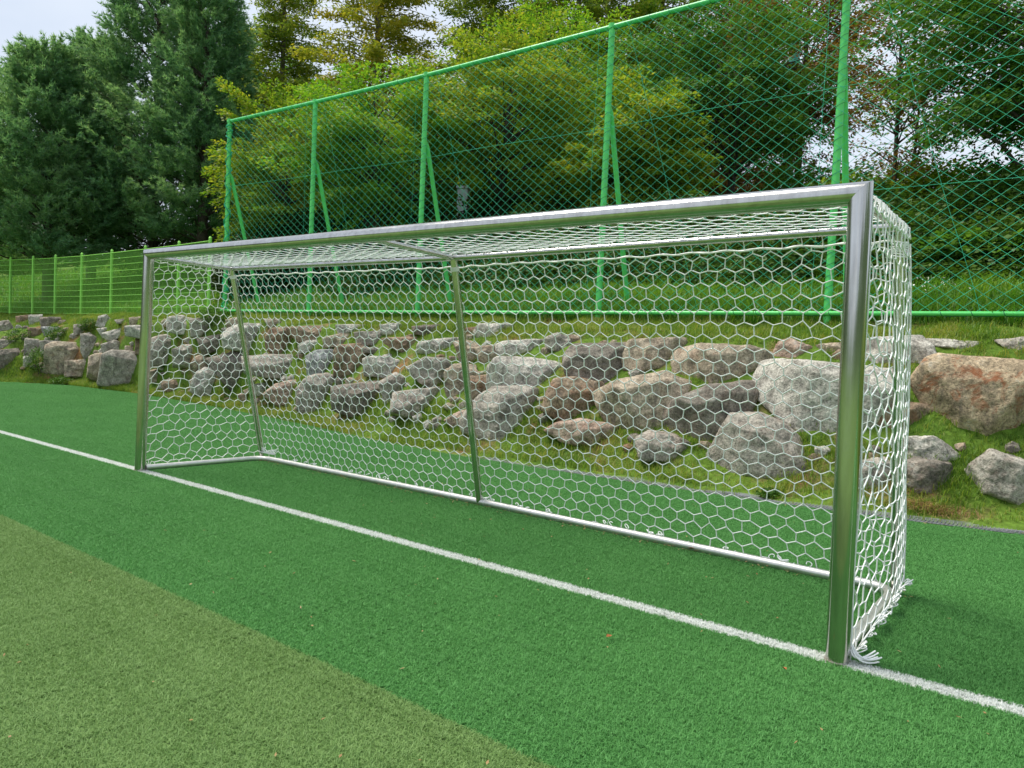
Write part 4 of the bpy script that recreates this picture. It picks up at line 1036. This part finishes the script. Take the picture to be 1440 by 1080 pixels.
def limbs(trunk_pts, trunk_r, tips, mat, t, rg):
    mb = MB(); mb.tube(trunk_pts, trunk_r, 9)
    mb.build('trunk', mat, t)
    if len(tips):
        mb = MB()
        tp = np.array(trunk_pts)
        for q in tips:
            z = max(tp[0][2]+0.6, q[2]-rg.uniform(.3, .7)*max(.4, np.linalg.norm((q-tp[-1])[:2])))
            z = min(z, tp[-1][2]); f_ = np.interp(z, tp[:, 2], np.arange(len(tp))); i = min(int(f_), len(tp)-2)
            a = tp[i]+(tp[i+1]-tp[i])*(f_-i)
            r0 = np.interp(z, tp[:, 2], trunk_r)*0.45
            mid = a*0.5+q*0.5+np.array([0, 0, 0.12*np.linalg.norm(q-a)])
            mb.tube([a, mid, q], [r0, r0*0.6, r0*0.15+.004], 5, False)
        mb.build('limb', mat, t)
def broadleaf(loc, h, rad, base, mat, bark, label, seed, clumps=150, per=95, leaf=0.10, dens=1.0, flat=0.75, name='broadleaf_tree', group='trees behind the tall fence', trunk_r=0.13, squash=0.20, cs=0.52, droop=0.0):
    """crown: many flat sprays of small leaves spread through an uneven ellipsoid"""
    rg = np.random.default_rng(seed)
    t = empty(name, loc, label, 'tree', group)
    cz = (h+base)/2; hz = (h-base)/2
    n = clumps; u = rg.normal(0, 1, (n, 3)); u /= np.linalg.norm(u, axis=1)[:, None]
    rr = rg.uniform(0.10, 1.0, n)**0.45
    lump = np.array([1+0.33*mnoise.noise(Vector(q)*1.6+Vector((seed*3.1, 0, 0)))+0.2*mnoise.noise(Vector(q)*4+Vector((0, seed*1.7, 0))) for q in u])
    C = u*(rr*lump)[:, None]*np.array([rad, rad, hz]); C[:, 2] += cz
    C = C[C[:, 2] > base*0.8]
    sizes = rg.uniform(0.65, 1.35, len(C))*cs*(0.5+0.5*rad/2.6)*1.25
    o_ = C-np.array([0, 0, cz-0.25*hz]); o_[:, 2] *= 0.35; o_[:, 2] -= 0.10+droop; o_ += rg.normal(0, .3, o_.shape); o_ /= np.maximum(np.linalg.norm(o_, axis=1)[:, None], 1e-3)
    sd = np.cross(np.array([0, 0, 1.0]), o_); sd /= np.maximum(np.linalg.norm(sd, axis=1)[:, None], 1e-3); nr_ = np.cross(o_, sd)
    reps = np.maximum(10, (per*dens*(sizes/sizes.mean())**2).astype(int)); idx = np.repeat(np.arange(len(C)), reps); m_ = len(idx)
    a_ = rg.uniform(-0.8, 1.0, m_); b_ = rg.normal(0, 0.36, m_)*(1.05-0.55*np.abs(a_)); c_ = rg.normal(0, squash*0.45, m_)-0.22*a_*a_-0.25*b_*b_
    P = C[idx]+(o_[idx]*a_[:, None]+sd[idx]*b_[:, None]+nr_[idx]*c_[:, None])*sizes[idx][:, None]
    dr = o_[idx]*0.6+sd[idx]*(np.sign(b_)*rg.uniform(.2, 1.0, m_))[:, None]+rg.normal(0, .25, (m_, 3)); dr[:, 2] -= 0.2
    v, f = leaf_quads(P, leaf*rg.uniform(0.6, 1.35, m_), leaf*rg.uniform(0.38, 0.66, m_), rg, flat, dr)
    link('crown', np_mesh('crown', v, f), mat, t)
    tx, ty = rg.normal(0, .12, 2)
    trunk = [(0, 0, -0.2), (tx*.4, ty*.4, base*0.6+.3), (tx, ty, cz), (tx*1.6, ty*1.4, h*0.92)]
    limbs(trunk, [trunk_r*1.2, trunk_r, trunk_r*.6, trunk_r*.12], C[rg.choice(len(C), min(60, len(C)), False)], bark, t, rg)
    return t
def redwood(loc, h, rad, base, mat, bark, label, seed, n_br=85, per=230, leaf=0.13, group='tall narrow trees behind the fences'):
    rg = np.random.default_rng(seed)
    t = empty('redwood_tree', loc, label, 'tree', group)
    Ps, Ds, tips = [], [], []
    for i in range(n_br):
        f_ = (i+rg.uniform(0, 1))/n_br; z = base+(h-base)*f_; L = rad*(1-f_**1.9)*rg.uniform(0.55, 1.2)+0.15
        a = i*2.4+rg.uniform(-.5, .5); d = np.array([math.cos(a), math.sin(a), rg.uniform(0.05, 0.38)])
        m_ = max(14, int(per*L/rad*rg.uniform(0.5, 1.4)))
        s = rg.uniform(0.12, 1.0, m_)**0.75
        q = np.array([0, 0, z])+d*(s*L)[:, None]; w_ = 0.16+0.24*(1-s)*L/rad+0.12
        q = q+rg.normal(0, 1, (m_, 3))*np.stack([w_, w_, w_*0.45], 1)*0.75; q[:, 2] -= 0.16*s*s*L
        Ps.append(q); tips.append(np.array([0, 0, z])+d*L*0.9)
    P = np.concatenate(Ps)
    v, f = leaf_quads(P, leaf*rg.uniform(0.6, 1.4, len(P)), leaf*rg.uniform(0.28, 0.5, len(P)), rg, 0.25)
    link('crown', np_mesh('crown', v, f), mat, t)
    mb = MB(); mb.tube([(0, 0, -0.3), (0.03, 0.02, h*.5), (0, 0, h)], [0.20, 0.12, 0.015], 9); mb.build('trunk', bark, t)
    mb = MB()
    for q in tips: mb.tube([(0, 0, q[2]-0.25), q*np.array([.5, .5, 1])+[0, 0, .03], q], [0.035, 0.02, 0.006], 4, False)
    mb.build('limb', bark, t)
    return t
def pine(loc, h, rad, base, label, seed, n_br=95, ex=0.6):
    """whorled boughs with upturned brushes of long needles"""
    rg = np.random.default_rng(seed)
    t = empty('pine_tree', loc, label, 'tree', 'pines at the left behind the mesh fence')
    tuft, tdir, tips = [], [], []
    for i in range(n_br):
        f_ = (i//5*5+2.5+rg.uniform(-1.6, 1.6))/n_br; f_ = min(max(f_, 0), .99); z = base+(h-base)*f_
        prof = (1-f_)**ex*(0.75+0.25*min(1, f_*4+0.35))
        L = rad*prof*rg.uniform(0.72, 1.18)+0.35; a = i*2.399+rg.uniform(-.35, .35)
        el = 0.02+0.75*f_+rg.uniform(-.1, .15)
        o_ = np.array([math.cos(a), math.sin(a), 0]); sd = np.array([-o_[1], o_[0], 0])
        nsub = int(14+22*L/rad)
        for j in range(nsub):
            s = rg.uniform(0.15, 1.0)**0.55
            c = np.array([0, 0, z])+o_*L*s*math.cos(el)+np.array([0, 0, L*s*math.sin(el)+0.16*L*s*s-0.10*L*s])
            off = rg.normal(0, 1)*(0.22+0.16*L*(1-0.45*s))
            bd = unit(o_*0.8+sd*np.sign(off)*0.7+np.array([0, 0, 0.38+0.3*f_]))
            c = c+sd*off+np.array([0, 0, rg.normal(0, 0.16)])
            for k in range(rg.integers(5, 8)):
                q = c+bd*k*0.10+rg.normal(0, 0.035, 3); tuft.append(q); tdir.append(unit(bd+rg.normal(0, .22, 3)))
        tips.append(np.array([0, 0, z])+o_*L*0.8*math.cos(el)+np.array([0, 0, L*.8*math.sin(el)]))
    for k in range(16): tuft.append(np.array([0, 0, h-0.09*k])); tdir.append(np.array([0, 0, 1.0]))
    T = np.array(tuft); D = np.array(tdir); nn = 10
    idx = np.repeat(np.arange(len(T)), nn)
    d = D[idx]*0.9+rg.normal(0, 0.45, (len(idx), 3)); d /= np.linalg.norm(d, axis=1)[:, None]
    Lg = rg.uniform(0.13, 0.25, len(idx)); sdv = np.cross(d, rg.normal(0, 1, (len(idx), 3))); sdv /= np.linalg.norm(sdv, axis=1)[:, None]
    P = T[idx]; wd = 0.019
    v = np.stack([P-sdv*wd, P+sdv*wd, P+d*Lg[:, None]], 1).reshape(-1, 3); f = np.arange(len(v)).reshape(-1, 3)
    link('crown', np_mesh('crown', v, f), PINE, t)
    mb = MB(); mb.tube([(0, 0, -0.3), (0.05, 0.0, base), (0.02, 0.03, h*.55), (0, 0, h)], [0.24, 0.21, 0.12, 0.015], 10); mb.build('trunk', BARK, t)
    mb = MB()
    for q in tips: mb.tube([(0, 0, max(base*0.9, q[2]-0.35*np.linalg.norm(q[:2])-.2)), q*np.array([.55, .55, 1])-[0, 0, .12*np.linalg.norm(q[:2])], q], [0.05, 0.03, 0.008], 5, False)
    mb.build('limb', BARK, t)
    return t
def spec(px, depth, top_py):
    p = gpos(px, depth); zt = CAM[2]+(horizon(px)-top_py)/FPX*depth
    return p, zt-p[2]

for i, (px, dp, top, rd, bs, lb) in enumerate([
    (66, 31, 95, 3.3, 1.7, 'dark green pine with the lowest rounded top at the left edge'),
    (212, 33, -85, 4.1, 1.6, 'biggest dark green pine with a crown running out of the top of the photo'),
    (280, 31, -40, 2.7, 2.0, 'dark green pine nearest the tall fence corner'),
    (126, 37, 75, 2.8, 2.4, 'pine behind two larger pines, its straight trunk seen through the mesh fence')]):
    p, h = spec(px, dp, top); pine(p, h, rd, bs, lb, 200+i, 150 if i < 2 else 110, (0.62, 0.8, 0.8, 0.8)[i])
for i, (px, dp, top, rd, mt_, lb) in enumerate([
    (385, 41, -230, 2.9, OLIVE, 'narrow olive green tree between the pines and the golden tree'),
    (515, 36, -330, 3.9, GOLD, 'tall golden olive tree rising above the second fence post'),
    (672, 37, -280, 3.2, OLIVE, 'pale olive tree above the fence rail right of the sky gap'),
    (790, 35, -280, 3.4, OLIVE, 'tall olive tree whose top leaves the photo left of the fourth post'),
    (905, 36, -280, 3.4, YELG, 'tall yellowing tree right of the fourth fence post'),
    (1010, 38, -260, 3.4, BROWNL, 'tall brownish tree in the back row left of the fifth fence post')]):
    p, h = spec(px, dp, top); redwood(p, h, rd, 1.2, mt_, BARKG, lb, 300+i, 190, 560, 0.20)
for i, (px, dp, top, rd, bs, mt_, kw, lb) in enumerate([
    (395, 26, 128, 2.3, 0.6, YELG, {}, 'bushy yellow olive tree behind the first span of the tall fence'),
    (528, 23.5, 108, 2.7, 1.9, LIME, {}, 'bright yellow green spreading tree behind the second fence span'),
    (690, 24.5, 55, 3.0, 2.6, YELG, {}, 'layered yellow green tree with orange tips behind the third fence span'),
    (775, 29, 10, 3.0, 2.0, LIME, {}, 'tall bright green tree behind the third span touching the top rail'),
    (880, 22, 125, 1.95, 0.8, YELG, {}, 'rounded yellowing tree right of the fourth fence post'),
    (1010, 24, -10, 3.3, 2.9, DARKL, {}, 'wide dark green tree with brown tinges left of the fifth fence post'),
    (1105, 27, -60, 2.7, 3.0, BROWNL, {}, 'russet brown tree behind the fifth fence post'),
    (1243, 18.5, -90, 1.55, 1.5, BROWNL, dict(clumps=120, per=50, leaf=0.10, trunk_r=0.06, name='young_tree'), 'slender young tree with sparse orange top and open sky around it'),
    (1262, 19.5, 70, 1.3, 1.4, YELG, dict(clumps=70, per=40, leaf=0.10, trunk_r=0.05, name='young_tree'), 'sparse yellow green sapling under the slender orange topped tree'),
    (1450, 15.5, -170, 3.3, 2.1, DARKL, dict(leaf=0.12, clumps=340, per=150, droop=0.25, name='maple_tree'), 'dark green maple hanging into the right edge of the photo'),
    (1545, 18, -120, 3.2, 1.2, DARKL, {}, 'dense dark tree at the right edge behind the maple')]):
    p, h = spec(px, dp, top)
    a = dict(clumps=250, per=150, leaf=0.125, flat=0.45); a.update(kw)
    broadleaf(p, h, rd, bs, mt_, BARK, lb, 400+i, **a)
# background trees further up the hill
for i, (px, dp, top, rd, mt_, lb) in enumerate([
    (345, 50, 60, 4.2, DARKL, 'hazy dark tree far back behind the narrow olive tree'), (470, 48, 130, 4.5, DARKL, 'dark distant tree filling the gap behind the golden tree'),
    (600, 46, 130, 4.5, OLIVE, 'distant olive tree low in the sky gap above the fence rail'), (730, 47, 60, 4.5, DARKL, 'dark distant tree behind the third fence span'),
    (860, 48, 40, 4.6, OLIVE, 'distant olive tree behind the fourth fence post'), (990, 46, 90, 4.4, DARKL, 'dark distant tree behind the wide dark green tree')]):
    p, h = spec(px, dp, top); broadleaf(p, h, rd, 1.0, mt_, BARK, lb, 500+i, clumps=220, per=130, leaf=0.24, flat=0.35, group='distant trees up the hill')
# shrubs of the understory and the hedge at the right
for i, (px, dp, top, r, mt_, lb) in enumerate([
    (350, 24, 330, 1.3, SHADEL, 'dark shrub just inside the tall fence corner'), (425, 25, 300, 1.5, SHADEL, 'dark shrub under the bushy olive tree'),
    (500, 26, 285, 1.6, SHADEL, 'dark shrub behind the second brace'), (585, 25, 290, 1.5, SHADEL, 'dark shrub at the foot of the third fence post'),
    (700, 25, 280, 1.8, SHADEL, 'deep shaded shrub in the third fence span'), (790, 24, 285, 1.7, SHADEL, 'deep shaded shrub left of the fourth fence post'),
    (930, 23, 270, 1.6, SHADEL, 'dark shrub under the wide dark green tree'), (1010, 22, 285, 1.5, SHADEL, 'dark shrub left of the teal pole'),
    (1120, 23, 235, 1.7, DARKL, 'dark shrub right of the teal pole'), (1185, 19, 248, 1.1, YELG, 'yellow green shrub behind the near goal corner'),
    (1262, 19, 240, 1.3, YELG, 'olive hedge shrub right of the near goal corner'), (1335, 18.5, 236, 1.4, LIME, 'trimmed green hedge shrub in the right background'),
    (1410, 18, 238, 1.4, DARKL, 'dark green hedge shrub under the maple'), (1490, 17, 230, 1.6, DARKL, 'dark hedge shrub at the right edge'),
    (650, 30, 335, 1.9, SHADEL, 'low dark shrub in front of the pale pillar'), (860, 30, 240, 2.4, SHADEL, 'big dark shrub far behind the fourth fence post'),
    (560, 33, 215, 2.6, SHADEL, 'big dark shrub far behind the second fence span'), (765, 34, 215, 2.6, SHADEL, 'big dark shrub far behind the third fence span'),
    (1330, 13.6, 330, 0.9, DARKL, 'dark green bramble on the slope right of the goal'), (1420, 13, 345, 0.9, DARKL, 'dark bramble on the slope at the right edge'),
    (215, 37, 300, 2.2, SHADEL, 'dark shrub under the biggest pine'), (300, 34, 330, 1.8, SHADEL, 'dark shrub beneath the pine nearest the fence corner'),
    (20, 45, 345, 2.5, DARKL, 'shrub on the hillside at the far left')]):
    p, h = spec(px, dp, top); h = max(h, 0.6)
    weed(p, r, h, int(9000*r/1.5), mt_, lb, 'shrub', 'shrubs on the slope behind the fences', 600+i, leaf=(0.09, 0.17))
for i, (px, dp, top, lb) in enumerate([(1092, 31, -260, 'teal painted pole half hidden by leaves behind the fifth fence span'), (733, 42, -160, 'distant teal pole showing above the top rail between the olive trees')]):
    p, h = spec(px, dp, top); t = empty('net_pole', p, lb, 'pole')
    mb = MB(); mb.tube([(0, 0, -.3), (0, 0, h*.5), (0, 0, h)], [0.21, 0.2, 0.17], 16); mb.build('shaft', TEALP, t)
    mb = MB(); 
    for z in np.arange(1.0, h, 1.5): mb.tube([(0, 0, z), (0, 0, z+0.08)], 0.235, 16)
    mb.build('band', TEALP, t)
p, h = spec(643, 31, 268); mb = MB(); mb.box((0, 0, h/2), (0.42, 0.42, h), 0.5); mb.box((0, 0, h+.04), (0.52, 0.52, .08), 0.5)
o = mb.build('pillar', CONC, smooth=False); o.location = tuple(p); tag(o, 'pale grey concrete pillar glimpsed between the trees behind the third fence span', 'pillar')
# small white wildflowers on the slope behind the fence
FLW = mat_simple('white_petal', (0.75, 0.74, 0.66), 0.7)
rg = np.random.default_rng(90); Ps = []
for px, py, n, sp in ((1312, 408, 60, .2), (1320, 370, 30, .25), (1000, 390, 50, .5), (640, 395, 25, .6)):
    v_ = ray(px, py)
    for t in np.arange(11, 22, 0.05):
        q = CAM+v_*t
        if q[1] > y_fence(q[0])+0.3 and bank_z(q[0], q[1])+0.2 > q[2]: break
    x = q[0]+rg.normal(0, sp, n); y = np.maximum(q[1]+rg.normal(0, sp*.6, n), y_fence(x)+.2)
    Ps.append(np.stack([x, y, bank_z(x, y)+rg.uniform(.18, .42, n)], 1))
P = np.concatenate(Ps); v, f = leaf_quads(P, rg.uniform(.02, .05, len(P)), rg.uniform(.02, .04, len(P)), rg, 0.3)
tag(link('wildflowers', np_mesh('wildflowers', v, f), FLW), 'tiny white wildflowers scattered in the rough grass behind the tall fence', 'wildflowers', kind='stuff')
